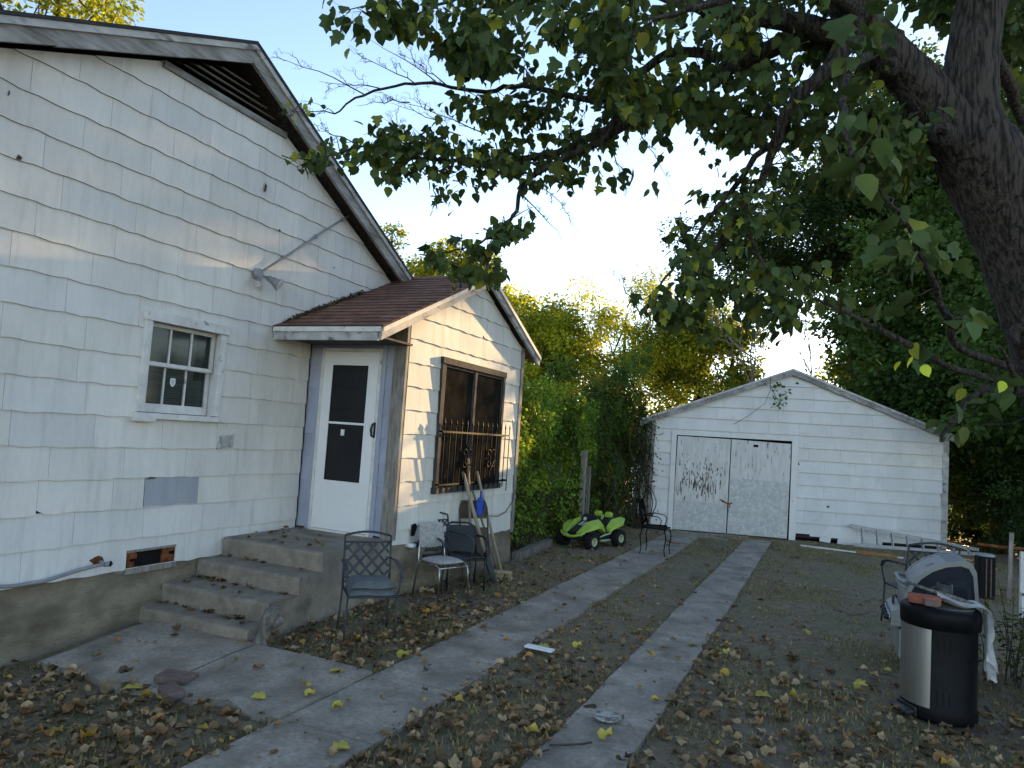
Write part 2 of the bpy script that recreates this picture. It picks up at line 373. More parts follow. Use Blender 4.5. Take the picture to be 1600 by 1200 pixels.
ua, ub = Vector((-2.95, 14.28, 0)), Vector((-1.43, 14.85, 0))
mb.prism([(-2.9, 14.22, .012), (-1.42, 14.6, .012), (-1.42, 15.5, .012), (-2.95, 15.0, .012)], (0, 0, -.08))
tag(mb.build('garage_apron', M['concrete']), 'concrete apron in front of the garage doors', 'apron', kind='structure')
# walkway slab from the steps to the driveway
mb = MB(); n = 16
for part in ((-5.02, -3.93), (-3.92, -2.865)):
    L = []
    for i in range(n+1):
        x = part[0]+(part[1]-part[0])*i/n
        yf = 3.38 + .03*math.sin(x*5)+.05*sm(-4.2, -3.4, x)*math.sin(x*9)+.10*sm(-3.1, -2.8, x); yb = 4.34+.01*math.sin(x*7)
        L.append((x, yf, yb))
    for i in range(n):
        a, b = L[i], L[i+1]
        for k in range(4):
            def T(q, f, d=0): y = q[1]+(q[2]-q[1])*f; return (q[0], y, gh(q[0], y)+.035+d)
            mb.poly([T(a, k/4), T(b, k/4), T(b, (k+1)/4), T(a, (k+1)/4)])
        mb.poly([T(a, 0, -.12), T(b, 0, -.12), T(b, 0), T(a, 0)]); mb.poly([T(b, 1, -.12), T(a, 1, -.12), T(a, 1), T(b, 1)])
    for q, s in ((L[0], 1), (L[n], -1)): mb.poly([T(q, 0), T(q, 1), T(q, 1, -.12), T(q, 0, -.12)][::s])
tag(mb.build('walkway', M['concrete']), 'concrete walkway slab between the steps and driveway', 'path', kind='structure')
# ---------------------------------------------------------------- house
XM, XP = -5.25, -4.025
house = empty('house', (XM, 5, 0), 'white house with wavy shingle siding, gable vent and small side porch', 'house')
def fm(u, z, off): return (XM+off, u, z)
PY, PZ, SL, SR = 4.83, 5.264, .455, .523           # roof peak and slopes
def roofz(y): return PZ-(SL*(PY-y) if y < PY else SR*(y-PY))
YL, YR = -1.2, 9.3
TZ = 4.72                                         # bottom of the gable vent
hullm = [(YL, .42), (YR, .42), (YR, roofz(YR)-.16), (PY, PZ-.16), (YL, roofz(YL)-.16)]
WIN = (4.13, 4.97, 1.71, 2.57)
CRAWL = (4.17, 4.66, .445, .57)
PORCHH = (6.26, 9.26, .0, 2.75)
tri = [(y, z) for y, z in ((PY-(PZ-.19-TZ)/SL, TZ), (PY+(PZ-.19-TZ)/SR, TZ), (PY, PZ-.19))]
hs = hullm[:2]+[(YR, roofz(YR)-.16), (tri[1][0], TZ), (tri[0][0], TZ), (YL, roofz(YL)-.16)]
def tonem(u, z, rd):
    t = rd.uniform(.93, 1.03); c = (t, t, t)
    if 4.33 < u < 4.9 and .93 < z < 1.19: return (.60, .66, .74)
    if rd.random() < .10: return (t*.95, t*.97, t*1.0)
    if z < 1.0: return (t*.97, t*.99, t*1.02)
    return c
mb = MB()
siding(mb, hs, [WIN, CRAWL, (6.2, 9.3, 0, 2.9)], .436, .2506, fm, .61, .0045, .016, .004, 5, tonem, drop=((4.02, 4.17, .4, .57),))
backing(mb, hs, [WIN, CRAWL, (6.2, 9.3, 0, 2.6)], fm)
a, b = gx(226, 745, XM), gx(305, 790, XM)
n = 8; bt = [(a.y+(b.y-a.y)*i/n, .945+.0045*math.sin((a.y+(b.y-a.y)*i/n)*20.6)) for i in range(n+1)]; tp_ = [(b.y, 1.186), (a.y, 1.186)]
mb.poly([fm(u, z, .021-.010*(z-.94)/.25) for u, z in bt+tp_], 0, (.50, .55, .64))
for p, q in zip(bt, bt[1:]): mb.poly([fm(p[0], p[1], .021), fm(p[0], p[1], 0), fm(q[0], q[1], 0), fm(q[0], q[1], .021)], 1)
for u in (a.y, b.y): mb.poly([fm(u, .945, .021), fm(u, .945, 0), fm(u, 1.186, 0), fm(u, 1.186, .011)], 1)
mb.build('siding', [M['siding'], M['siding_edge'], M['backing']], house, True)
# body of the house behind the wall (side, back and inner walls)
mb = MB()
zl, zr = roofz(YL)-.16, roofz(YR)-.16
mb.poly([(XM-.02, YL, 0), (XM-.02, YL, zl), (-14, YL, zl), (-14, YL, 0)]); mb.poly([(XM-.02, YR, 0), (-14, YR, 0), (-14, YR, zr), (XM-.02, YR, zr)])
mb.poly([(-14, YL, 0), (-14, YL, zl), (-14, PY, PZ-.16), (-14, YR, zr), (-14, YR, 0)])
mb.build('outer_walls', M['siding'], house, True)
mb = MB(); mb.box(-6.6, XM-.12, 3.6, 5.6, 1.2, 3.0); mb.box(XM-.5, XM-.03, 4.1, 4.75, .35, .62)
dv = mb.build('dark_room', M['darkvoid'], house, True)
# foundation
mb = MB()
def fz(y): return gh(XM, y)-.15
N_ = 30
for i in range(N_):
    y0 = YL+(6.24-YL)*i/N_; y1 = YL+(6.24-YL)*(i+1)/N_
    f = lambda y: .02*nz(y, .3, 2.3)
    a = lambda y, z: (XM-.01+(.05+f(y) if z < .2 else f(y)*.6+.02 if z < .35 else 0), y, z)
    for za, zb_ in ((fz(y0), .16), (.16, .3), (.3, .44)):
        z0 = za
        mb.poly([a(y0, z0), a(y1, z0 if za > .1 else fz(y1)), a(y1, zb_), a(y0, zb_)], 0, 1., True)
mb.build('foundation', M['foundation'], house, True)
# roof slab and rakes
XR = -5.05
mb = MB()
for (ya, yb) in ((YL-.4, PY), (PY, YR+.5)):
    a, b = (ya, roofz(ya)), (yb, roofz(yb))
    mb.prism([(XR+.03, a[0], a[1]), (XR+.03, b[0], b[1]), (XR+.03, b[0], b[1]+.028), (XR+.03, a[0], a[1]+.028)], (-9.2, 0, 0))
mb.build('roof', M['roofdark'], house, True)
mb = MB()
for (ya, yb) in ((YL-.4, PY), (PY, YR+.5)):
    a, b = (ya, roofz(ya)-.003), (yb, roofz(yb)-.003)
    mb.prism([(XR-.04, a[0], a[1]), (XR-.04, b[0], b[1]), (XR-.04, b[0], b[1]-.03), (XR-.04, a[0], a[1]-.03)], (-9.0, 0, 0))
mb.build('roof_deck', M['soffit'], house, True)
def rake(name, ya, yb, x, w_, t_, drop_, m, nseg=12, jag=.0):
    mb = MB(); rd = random.Random(3)
    for i in range(nseg):
        y0 = ya+(yb-ya)*i/nseg; y1 = ya+(yb-ya)*(i+1)/nseg
        j0, j1 = rd.uniform(0, jag), rd.uniform(0, jag)
        mb.prism([(x, y0, roofz(y0)-drop_), (x, y1, roofz(y1)-drop_), (x, y1, roofz(y1)-drop_-w_-j1), (x, y0, roofz(y0)-drop_-w_-j0)], (t_, 0, 0))
    return mb.build(name, m, house, True)
rake('rake_board', YL-.4, PY-.001, XR-.04, .17, .035, .004, M['rakewood'], 18, .010)
rake('rake_board', PY+.001, YR+.5, XR-.04, .17, .035, .004, M['rakewood'], 14, .006)
rake('rake_trim', YL-.4, PY-.001, XR-.004, .055, .022, .002, M['trimgrey'], 12)
rake('rake_trim', PY+.001, YR+.5, XR-.004, .055, .022, .002, M['trimgrey'], 10)
# gable vent
mb = MB()
mb.poly([(XM-.16, *p) for p in tri], 1)
mb.obox((XM+.005, tri[0][0]-.02, TZ-.03), (XM+.005, tri[1][0]+.02, TZ-.03), .05, .06)
for k in range(1, 6):
    z = TZ+.02+k*.062
    ya = PY-(PZ-.19-z)/SL; yb = PY+(PZ-.19-z)/SR
    if yb-ya > .1:
        mb.prism([(XM-.10, ya, z+.03), (XM-.10, yb, z+.03), (XM-.085, yb, z+.038), (XM-.085, ya, z+.038)], (.11, 0, -.05))
vent = mb.build('gable_vent', [M['rakewood'], M['darkvoid']], house, True)
# window
y0, y1, z0, z1 = WIN
win = MB()
win.box(XM-.02, XM+.035, y0-.02, y0+.05, z0+.03, z1-.06); win.box(XM-.02, XM+.035, y1-.05, y1+.02, z0+.03, z1-.06)
win.box(XM-.02, XM+.05, y0-.03, y1+.03, z1-.06, z1+.03)
win.box(XM-.10, XM-.03, y0, y0+.03, z0, z1); win.box(XM-.10, XM-.03, y1-.03, y1, z0, z1); win.box(XM-.10, XM-.03, y0, y1, z1-.04, z1)
window = win.build('window', M['trimwhite'], house, True, .004)
s = MB(); s.box(XM-.1, XM+.07, y0-.05, y1+.04, z0-.025, z0+.025); s.box(XM-.02, XM+.085, y0-.06, y0+.13, z0-.05, z0-.022)
s.build('sill', M['trimwhite'], window, True, .004)
zm = (z0+z1)/2+.01
for nm, xa, za, zb_, bars in (('upper_sash', XM-.045, zm-.01, z1-.06, 2), ('lower_sash', XM-.075, z0+.03, zm+.02, 2)):
    s = MB(); ya, yb = y0+.045, y1-.045
    s.box(xa-.03, xa, ya, ya+.035, za, zb_); s.box(xa-.03, xa, yb-.035, yb, za, zb_)
    s.box(xa-.03, xa+.001, ya+.0352, yb-.0352, za, za+(.035 if nm[0] == 'u' else .075)); s.box(xa-.03, xa+.001, ya+.0352, yb-.0352, zb_-.035, zb_)
    for k in (1, 2):
        yy = ya+.035+(yb-ya-.07)*k/3; s.box(xa-.026, xa-.004, yy-.009, yy+.009, za+.036, zb_-.036)
    s.build(nm, M['trimwhite'], window, True, .002)
g = glassmat('window_glass', (.035, .045, .042), .08, .55)
s = MB(); s.poly([(XM-.062, y0+.05, zm), (XM-.062, y1-.05, zm), (XM-.062, y1-.05, z1-.06), (XM-.062, y0+.05, z1-.06)])
s.poly([(XM-.092, y0+.05, z0+.05), (XM-.092, y1-.05, z0+.05), (XM-.092, y1-.05, zm), (XM-.092, y0+.05, zm)])
s.build('pane', g, window, True)
s = MB()
k = 0; z = z0+.05
while z < z1-.05:
    ye = y1-.20 if z > zm-.1 else y1-.06
    s.poly([(XM-.118, y0+.05, z), (XM-.118, ye, z), (XM-.108, ye, z+.020), (XM-.108, y0+.05, z+.020)], 0, random.uniform(.8, 1.05)); z += .023
s.build('blind', M['blind'], window, True)
s = MB(); c = gx(271, 597, XM-.08); pts = [(-.028, .03), (0, .036), (.028, .03), (.03, -.008), (.018, -.032), (0, -.044), (-.018, -.032), (-.03, -.008)]
s.poly([(XM-.089, c.y+a, c.z+b) for a, b in pts]); st = s.build('window_sticker', M['white'], window, True)
s = MB()
for a, b, wd in ((0, .012, .036), (0, -.004, .03), (0, -.018, .022)): s.poly([(XM-.0875, c.y+a-wd/2, c.z+b-.003), (XM-.0875, c.y+a+wd/2, c.z+b-.003), (XM-.0875, c.y+a+wd/2, c.z+b+.003), (XM-.0875, c.y+a-wd/2, c.z+b+.003)])
s.build('sticker_print', M['greymetal'], window, True)
# crawl-space vent, lath, pipe, damage, flood light
y0, y1, z0, z1 = CRAWL
s = MB(); s.box(XM-.08, XM+.02, y0-.01, y1+.01, z0-.05, z0-.004, 1); s.box(XM-.03, XM+.012, y0, y1, z1, z1+.02, 1)
for i in range(26):
    yy = random.uniform(y0, y0+.09) if i % 2 else random.uniform(y1-.09, y1); zz = random.uniform(z0, z1)
    s.box(XM-.06, XM-.02+random.uniform(0, .02), yy-.03, yy+.03, zz-.02, zz+.02, 0, random.uniform(.6, 1.2))
for k in range(5): s.box(XM-.02, XM+.006, y0-.10, y0-.015, z0-.035+k*.036, z0-.006+k*.036, 1, random.uniform(.8, 1.1))
s.build('crawl_vent', [M['rust'], M['greywood']], house, True)
s = MB()
pp = [gx(-140, 935, XM+.06), gx(-40, 918, XM+.06), gx(20, 916, XM+.06), gx(70, 908, XM+.06), gx(120, 892, XM+.07), gx(150, 884, XM+.08), gx(163, 882, XM+.08)]
s.tube(pp, .013, 10)
p = pp[-1]; s.tube([p, p+Vector((.01, .03, .001))], .02, 8); s.tube([p+Vector((0, .01, .0)), p+Vector((-.08, .0, .02))], .014, 8)
pipe = s.build('water_pipe', M['greymetal'], house, True)
s = MB(); s.tube([p+Vector((.01, .03, 0)), p+Vector((.01, .045, 0))], .011, 8); s.tube([p+Vector((.012, .045, -.02)), p+Vector((.012, .045, .022))], .008, 6); s.tube([p+Vector((.012, .03, .0)), p+Vector((.012, .06, .0))], .008, 6)
s.build('tap', M['iron'], pipe, True)
s = MB(); q = gx(152, 877, XM+.015)
s.lathe([(.0, .028), (.035, .022), (.05, .002), (.055, 0)], 9, (0, 0, 0), 0); s.v = [(q.x+z*.6, q.y+x*(1+.4*math.sin(y*90)), q.z+y*.8) for x, y, z in s.v]
s.build('rust_patch', M['rust'], house, True)
s = MB(); c = gx(352, 692, XM+.03); rd = random.Random(4)
for (a, b, e, f2) in ((-.085, -.055, .10, -.05), (-.06, .0, .10, .03)):
    n = 8; top = []; bot = []
    for i in range(n+1):
        u = a+(e-a)*i/n; top.append((.012+rd.uniform(0, .02), c.y+u, c.z+b+.05+rd.uniform(0, .03)+.25*(u-a)*.3)); bot.append((.022+rd.uniform(0, .015), c.y+u, c.z+b+rd.uniform(-.01, .01)+.12*(u-a)))
    for i in range(n): s.poly([(XM+bot[i][0], *bot[i][1:]), (XM+bot[i+1][0], *bot[i+1][1:]), (XM+top[i+1][0], *top[i+1][1:]), (XM+top[i][0], *top[i][1:])], 0, rd.uniform(.7, 1.0)); s.poly([(XM, *bot[i][1:]), (XM, *bot[i+1][1:]), (XM+bot[i+1][0], *bot[i+1][1:]), (XM+bot[i][0], *bot[i][1:])], 1)
tag(s.build('broken_shingle', [M['trimgrey'], M['siding_edge']], house, True), 'splintered flap of siding lifting off the wall')
for (px, py, w_, h_) in ((30, 246, .022, .020), (14, 145, .008, .022), (415, 293, .02, .05), (437, 360, .012, .02), (237, 747, .05, .01), (522, 418, .012, .012)):
    s = MB(); c = gx(px, py, XM+.024); s.poly([(c.x, c.y-w_, c.z-h_), (c.x, c.y+w_*.6, c.z-h_*.7), (c.x, c.y+w_, c.z+h_*.4), (c.x, c.y-w_*.4, c.z+h_)], 0)
    s.build('siding_chip', M['siding_edge'], house, True)
lc = gx(402, 428, XM+.03); ct = gx(545, 337, XM+.03)
s = MB(); s.tube([lc, lc+(ct-lc)*.33+Vector((0, 0, -.008)), lc+(ct-lc)*.66+Vector((0, 0, .004)), ct], .011, 8)
for f in (.25, .6, .92):
    q = lc+(ct-lc)*f; s.box(XM+.01, XM+.047, q.y-.008, q.y+.008, q.z-.02, q.z+.02)
s.build('conduit', M['greymetal'], house, True)
s = MB(); s.tube([lc+Vector((-.02, 0, 0)), lc+Vector((.03, 0, 0))], .055, 14)
fl = s.build('flood_light', M['greymetal'], house, True)
for dy, dz, sc_, ang in ((-.02, -.055, .75, (.35, -.55, -.75)), (.10, -.02, 1.25, (.75, .35, -.45))):
    s = MB(); d = Vector(ang).normalized(); b0 = lc+Vector((.02, dy*.4, dz*.4)); b1 = lc+Vector((.05, dy, dz))
    s.tube([b0, b1], .014, 8); s.tube([b1, b1+d*.045*sc_, b1+d*.06*sc_, b1+d*.11*sc_], [.024*sc_, .026*sc_, .032*sc_, .052*sc_], 16)
    lh = s.build('lamp_head', M['greymetal'], fl, True)
    s = MB(); s.tube([b1+d*.108*sc_, b1+d*.116*sc_], [.05*sc_, .046*sc_], 16); s.build('lens', M['trimwhite'], lh, True)
# ---------------------------------------------------------------- porch (part of the house)
DY = 6.24                                         # plane of the door wall
PF = 9.28
RXF = -3.90                                       # rake plane of the porch roof
AY, AZ = 7.90, 3.73                               # ridge
EY, EZ = 5.609, 2.70                              # left eave
EY2, EZ2 = 9.66, 2.92
def pz(y): return AZ+(EZ-AZ)*(AY-y)/(AY-EY) if y < AY else AZ+(EZ2-AZ)*(y-AY)/(EY2-AY)
def fp(u, z, off): return (XP+off, u, z)
def fd(u, z, off): return (u, DY-off, z)
hp = [(DY, .6), (PF, .6), (PF, pz(PF)-.13), (AY, AZ-.13), (DY, pz(DY)-.13)]
SW = (6.99, 8.66, 1.08, 2.55)
mb = MB(); siding(mb, [(DY, .55), (PF, .40), *hp[2:]], [SW], .44, .2506, fp, .61, .0045, .016, .004, 9, lambda u, z, rd: rd.uniform(.93, 1.03))
backing(mb, [(DY, .55), (PF, .40), *hp[2:]], [SW], fp)
mb.box(XM, XP, PF-.03, PF+.004, .4, pz(PF)-.1, 0)
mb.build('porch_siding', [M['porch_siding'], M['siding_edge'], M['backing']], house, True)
mb = MB(); DO = (-5.08, -4.295, .60, 2.57)
siding(mb, [(XM, .6), (XP, .6), (XP, 2.86), (XM, 2.86)], [DO], .62, .2506, fd, .4, .004, .012, .002, 12, lambda u, z, rd: rd.uniform(.9, 1.06))
backing(mb, [(XM, .6), (XP, .6), (XP, 2.86), (XM, 2.86)], [DO], fd, -.006)
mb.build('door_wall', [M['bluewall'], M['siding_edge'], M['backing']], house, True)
s = MB(); s.box(XP-.125, XP+.028, DY-.035, DY+.015, .60, pz(DY)-.06); s.box(XP+.0225, XP+.03, DY+.0155, DY+.03, .6, pz(DY)-.12)
s.build('corner_board', M['greywood'], house, True, .004)
s = MB(); s.box(XP-.02, XP+.03, PF-.07, PF+.02, .40, pz(PF)-.1); s.build('corner_board', M['greywood'], house, True, .004)
s = MB()
n = 16
for i in range(n):
    y0 = DY+(PF-DY)*i/n; y1 = DY+(PF-DY)*(i+1)/n; b = lambda y: XP-.01+.012*nz(y, 2, 3)
    top = lambda y: .62+(.45-.62)*(y-DY)/(PF-DY)
    s.poly([(b(y0)+.03, y0, -.12), (b(y1)+.03, y1, -.12), (b(y1), y1, top(y1)), (b(y0), y0, top(y0))], 0, 1, True)
s.poly([(XP-.01, PF, -.1), (XM, PF, -.1), (XM, PF, .5), (XP-.01, PF, .5)])
s.box(XM, XP-.02, DY, DY+.02, -.1, .6)
s.build('porch_foundation', M['foundation'], house, True)
# porch roof: shingle courses, deck, rake and eave boards
s = MB(); rd = random.Random(21)
nc = 17
for side in (0, 1):
    ya, za, yb, zb_ = (EY-.02, EZ, AY, AZ) if side == 0 else (EY2+.02, EZ2, AY, AZ)
    for k in range(nc):
        f0, f1 = k/nc, (k+1.08)/nc
        f1 = min(f1, 1)
        x = RXF+.02-.33*rd.random(); xe = XM+.005
        prev = RXF+.02
        while prev > xe:
            x = max(x, xe); g_ = .0035
            jit = rd.uniform(-.012, .012) if k else 0
            g0 = f0+jit/2.3
            A = (ya+(yb-ya)*g0, za+(zb_-za)*g0); Bp = (ya+(yb-ya)*f1, za+(zb_-za)*f1)
            t = rd.uniform(.72, 1.15); t = (t, t*rd.uniform(.95, 1.05), t*rd.uniform(.95, 1.05))
            q = [(prev-g_, A[0], A[1]+.012), (x, A[0], A[1]+.012), (x, Bp[0], Bp[1]+.003), (prev-g_, Bp[0], Bp[1]+.003)]
            s.poly(q if side else q[::-1], 0, t)
            e = [(prev-g_, A[0], A[1]+.012), (x, A[0], A[1]+.012), (x, A[0], A[1]-.002), (prev-g_, A[0], A[1]-.002)]
            s.poly(e, 0, .35)
            if prev == RXF+.02: s.poly([q[0], q[3], (q[3][0], q[3][1], q[3][2]-.02), (q[0][0], q[0][1], q[0][2]-.02)], 0, .5)
            prev = x; x -= .305
    s.poly([(RXF+.018, ya, za-.004), (XM-.6, ya, za-.004), (XM-.6, yb, zb_-.004), (RXF+.018, yb, zb_-.004)][::1 if side else -1], 0, .5)
for k in range(5):
    xa = RXF+.02-k*.29
    s.prism([(xa, AY-.12, AZ-.04), (xa, AY, AZ+.022), (xa, AY+.12, AZ-.035), (xa, AY, AZ+.012)], (-.285, 0, 0), 0, rd.uniform(.8, 1.1))
proof = s.build('porch_roof', M['roofbrown'], house, True)
s = MB()
for ya, za in ((EY, EZ), (EY2, EZ2)):
    s.prism([(RXF-.045, ya, za-.008), (RXF-.045, AY, AZ-.008), (RXF-.045, AY, AZ-.035), (RXF-.045, ya, za-.035)], (XM-RXF+.045, 0, 0))
s.build('roof_deck', M['soffit'], house, True)
for ya, za in ((EY, EZ), (EY2, EZ2)):
    s = MB(); e = .001 if ya < AY else -.001
    s.prism([(RXF-.04, ya, za-.01), (RXF-.04, AY-e, AZ-.01), (RXF-.04, AY-e, AZ-.13), (RXF-.04, ya, za-.13)], (.035, 0, 0)); s.build('rake_board', M['trimgrey'], house, True)
    s = MB(); s.prism([(RXF-.002, ya, za-.004), (RXF-.002, AY-e, AZ-.004), (RXF-.002, AY-e, AZ-.05), (RXF-.002, ya, za-.05)], (.02, 0, 0)); s.build('rake_trim', M['trimwhite'], house, True)
s = MB(); s.box(XM+.03, RXF-.045, EY-.01, EY+.02, EZ-.135, EZ-.008); s.build('fascia_board', M['trimgrey'], house, True)
s = MB(); s.box(XM+.03, RXF-.004, EY-.028, EY-.011, EZ-.052, EZ-.004); s.build('fascia_trim', M['trimwhite'], house, True)
s = MB(); s.box(XM+.03, RXF-.05, EY+.022, DY, EZ-.10, EZ-.08); s.build('eave_soffit', M['soffit'], house, True)
# leaf debris caught where porch roof meets the wall
s = MB()
for i in range(700):
    f = random.random()**.8; y = EY+.1+(AY-1.0-EY)*f; c = Vector((XM+.03+abs(random.gauss(0, .03)), y, pz(y)+.012+abs(random.gauss(0, .018))))
    a = Vector([random.gauss(0, 1) for _ in range(3)]).normalized()*.022; b = Vector([random.gauss(0, 1) for _ in range(3)]).normalized()*.012
    s.poly([c-a, c-b, c+a, c+b], 0, random.choice((.25, .35, .2, .5)))
tag(s.build('roof_debris', M['dryleaf'], proof, True), 'line of dark leaf debris along the wall', kind='stuff')
# storm door
s = MB(); x0, x1, z0, z1 = DO
s.box(x0, x0+.035, DY-.03, DY+.05, z0, z1); s.box(x1-.035, x1, DY-.03, DY+.05, z0, z1); s.box(x0+.036, x1-.036, DY-.03, DY+.05, z1-.04, z1); s.box(x0+.036, x1-.036, DY-.05, DY+.05, z0, z0+.025)
s.box(x0-.05, x0-.001, DY-.022, DY-.0125, z0, z1+.05, 1); s.box(x1+.001, x1+.05, DY-.022, DY-.0125, z0, z1+.05, 1)
dframe = s.build('door_frame', [M['trimwhite'], M['bluewall']], house, True, .003)
x0 += .038; x1 -= .038; z0 += .028; z1 -= .043
s = MB(); yf, yb = DY-.028, DY+.005
gx0, gx1, gz0, gzm, gz1 = x0+.112, x1-.112, z0+.50, z0+1.13, z1-.13
s.box(x0, gx0, yf, yb, z0, z1); s.box(gx1, x1, yf, yb, z0, z1); s.box(gx0, gx1, yf, yb, gz1, z1); s.box(gx0, gx1, yf, yb, z0, gz0)
s.box(gx0, gx1, yf+.004, yb, gzm-.012, gzm+.012)
s.box(x0+.03, x1-.03, yf-.004, yf-.001, z0+.03, z0+.13)
door = s.build('storm_door', M['doorwhite'], house, True, .004)
s = MB()
for a, b in ((gz0, gz1),):
    for q in ((gx0-.012, gx0+.010, a, b), (gx1-.010, gx1+.012, a, b)): s.box(q[0], q[1], yf-.006, yf+.003, q[2], q[3])
    s.box(gx0+.0102, gx1-.0102, yf-.006, yf+.003, a, a+.016); s.box(gx0+.0102, gx1-.0102, yf-.006, yf+.003, b-.016, b)
s.build('glazing_bead', M['doorwhite'], door, True)
s = MB(); s.poly([(gx0, yf+.01, gz0), (gx1, yf+.01, gz0), (gx1, yf+.01, gzm), (gx0, yf+.01, gzm)]); s.poly([(gx0, yf+.01, gzm), (gx1, yf+.01, gzm), (gx1, yf+.01, gz1), (gx0, yf+.01, gz1)])
s.build('pane', mat('black_door_glass', (.004, .005, .008), .06, .1, bump=0, spec=.5), door, True)
s = MB(); c = gy(535, 676, yf); s.box(c.x-.022, c.x+.022, yf-.001, yf+.006, c.z-.03, c.z+.035); s.build('paper_tag', M['white'], door, True)
s = MB(); c = gy(582, 672, yf-.02); s.tube([(c.x+.012, yf, c.z-.075), (c.x-.004, yf-.028, c.z-.06), (c.x-.012, yf-.034, c.z), (c.x-.0, yf-.028, c.z+.06), (c.x+.014, yf, c.z+.075)], [.009, .012, .013, .012, .009], 8); s.box(c.x+.004, c.x+.024, yf-.008, yf, c.z-.08, c.z+.08)
s.build('handle', M['black'], door, True)
mbk = MB(); mbk.box(XM+.1, XP-.1, DY+.06, DY+.08, .6, 2.7); mbk.build('inner_door', M['darkvoid'], house, True)
# screened window and its iron guard
y0, y1, z0, z1 = SW; ym = (y0+y1)/2-.02
s = MB(); xo = XP+.04
s.box(XP-.03, xo, y0-.03, y0+.045, z0, z1); s.box(XP-.03, xo, y1-.045, y1+.02, z0, z1); s.box(XP-.03, xo+.01, y0-.04, y1+.03, z1-.04, z1+.035); s.box(XP-.03, xo+.02, y0-.05, y1+.04, z0-.04, z0+.03)
s.box(XP-.03, xo-.004, ym-.02, ym+.02, z0+.03, z1-.04)
sw = s.build('screened_window', M['windowwood'], house, True, .004)
s = MB()
for a, b in ((y0+.046, ym-.021), (ym+.021, y1-.046)):
    s.poly([(XP+.012, a, z0+.03), (XP+.012, b, z0+.03), (XP+.012, b, z1-.04), (XP+.012, a, z1-.04)])
s.build('sun_screen', M['screen'], sw, True)
s = MB()
for a, b in ((y0+.05, ym-.025), (ym+.025, y1-.05)):
    s.box(XP+.018, XP+.03, a, a+.025, z0+.035, z1-.045); s.box(XP+.018, XP+.03, b-.025, b, z0+.035, z1-.045); s.box(XP+.018, XP+.029, a+.0252, b-.0252, z1-.07, z1-.046)
s.build('screen_frame', M['windowwood'], sw, True)
s = MB(); GX = XP+.075; ga, gb = 6.99, 8.84; zt, zl_ = 1.74, 1.14
nb = 14
for k in range(nb):
    y = ga+.05+(gb-ga-.05)*k/(nb-1); zb_ = 1.06
    if k == nb-1: zb_ = 1.0
    s.tube([(GX, y, zb_), (GX, y, zt+.08), (GX, y, zt+.10), (GX, y, zt+.155)], [.0065, .0065, .011, .001], 6, smooth=False)
s.obox((GX, ga, zt), (GX, gb, zt), .012, .022); s.obox((GX, ga, zl_), (GX, gb, zl_), .012, .022)
for y in (ga, gb): s.obox((GX, y, zt), (XP, y, zt), .02, .02); s.obox((GX, y, zl_), (XP, y, zl_), .02, .02)
guard = s.build('window_guard', M['iron'], house, True)
def scroll(y, z, r, sy, sz):
    pts = []
    for i in range(20):
        a = i/19*4.6; q = r*(1-.8*i/19); pts.append((GX+.012, y+sy*q*math.cos(a), z+sz*(q*math.sin(a))))
    s.tube(pts, .005, 5)
for yc in (7.62, 8.28):
    s = MB()
    for sy in (-1, 1):
        scroll(yc+sy*.07, 1.50, .065, -sy, 1); scroll(yc+sy*.07, 1.38, .065, -sy, -1)
    s.tube([(GX+.012, yc-.13, 1.44), (GX+.012, yc, 1.60), (GX+.012, yc+.13, 1.44), (GX+.012, yc, 1.28), (GX+.012, yc-.13, 1.44)], .005, 5)
    s.build('scrollwork', M['iron'], guard, True)
# broken siding corner with outdoor tap, loose cable
s = MB(); c = gx(645, 828, XP+.012); s.poly([(XP+.024, c.y-.05, c.z-.06), (XP+.024, c.y+.02, c.z-.065), (XP+.024, c.y+.07, c.z+.03), (XP+.024, c.y+.03, c.z+.07), (XP+.024, c.y-.05, c.z+.06)]); s.build('siding_hole', M['darkvoid'], house, True)
s = MB(); c = gx(647, 852, XP+.06); s.tube([(XP-.02, c.y-.05, c.z), (XP+.05, c.y-.05, c.z), (XP+.07, c.y, c.z-.005)], .025, 10, 0); s.tube([(XP+.06, c.y+.0, c.z), (XP+.06, c.y+.10, c.z)], .03, 10, 1); s.tube([(XP+.06, c.y+.10, c.z-.03), (XP+.06, c.y+.11, c.z+.04)], .02, 8, 1)
s.build('outdoor_tap', [M['white'], M['black']], house, True)
s = MB(); s.tube([gx(x, y, XP+.03) for x, y in ((806, 765), (800, 785), (790, 800), (778, 807), (765, 806), (750, 801))], .005, 5); s.build('loose_cable', M['black'], house, True)
# steps
steps = empty('concrete_steps', (-4.6, 4.9, 0), 'four worn concrete steps rising to the white storm door', 'steps')
s = MB(); fr = [4.33, 4.545, 4.895, 5.18]; tz = [.115, .275, .43, .60]; xa, xb = XM+.03, XP-.004
rd = random.Random(2)
for k in range(4):
    y0 = fr[k]; ye = fr[k+1] if k < 3 else DY-.002
    z1 = tz[k]; zb_ = -.12 if k == 0 else tz[k-1]
    n = 14; r_ = .018
    xx = [xa+(xb-xa)*i/n for i in range(n+1)]
    wob = [(.006*math.sin(x*9+k*2)+rd.uniform(-.004, .004), rd.uniform(-.004, .003)) for x in xx]
    for i in range(n):
        P = lambda j, y, z, w_=1: (xx[j], y+wob[j][0]*w_, z+wob[j][1]*w_)
        prof = [(y0, zb_, 0), (y0-.003, z1-.03, 1), (y0+.004, z1-.008, 1), (y0+.02, z1, 1), ((y0+ye)/2, z1+.002, 0), (ye+.01, z1+.004, 0)]
        for a, b in zip(prof, prof[1:]):
            s.poly([P(i, *a), P(i+1, *a), P(i+1, *b), P(i, *b)], 0, 1, True)
out_ = [(fr[0], -.15)]
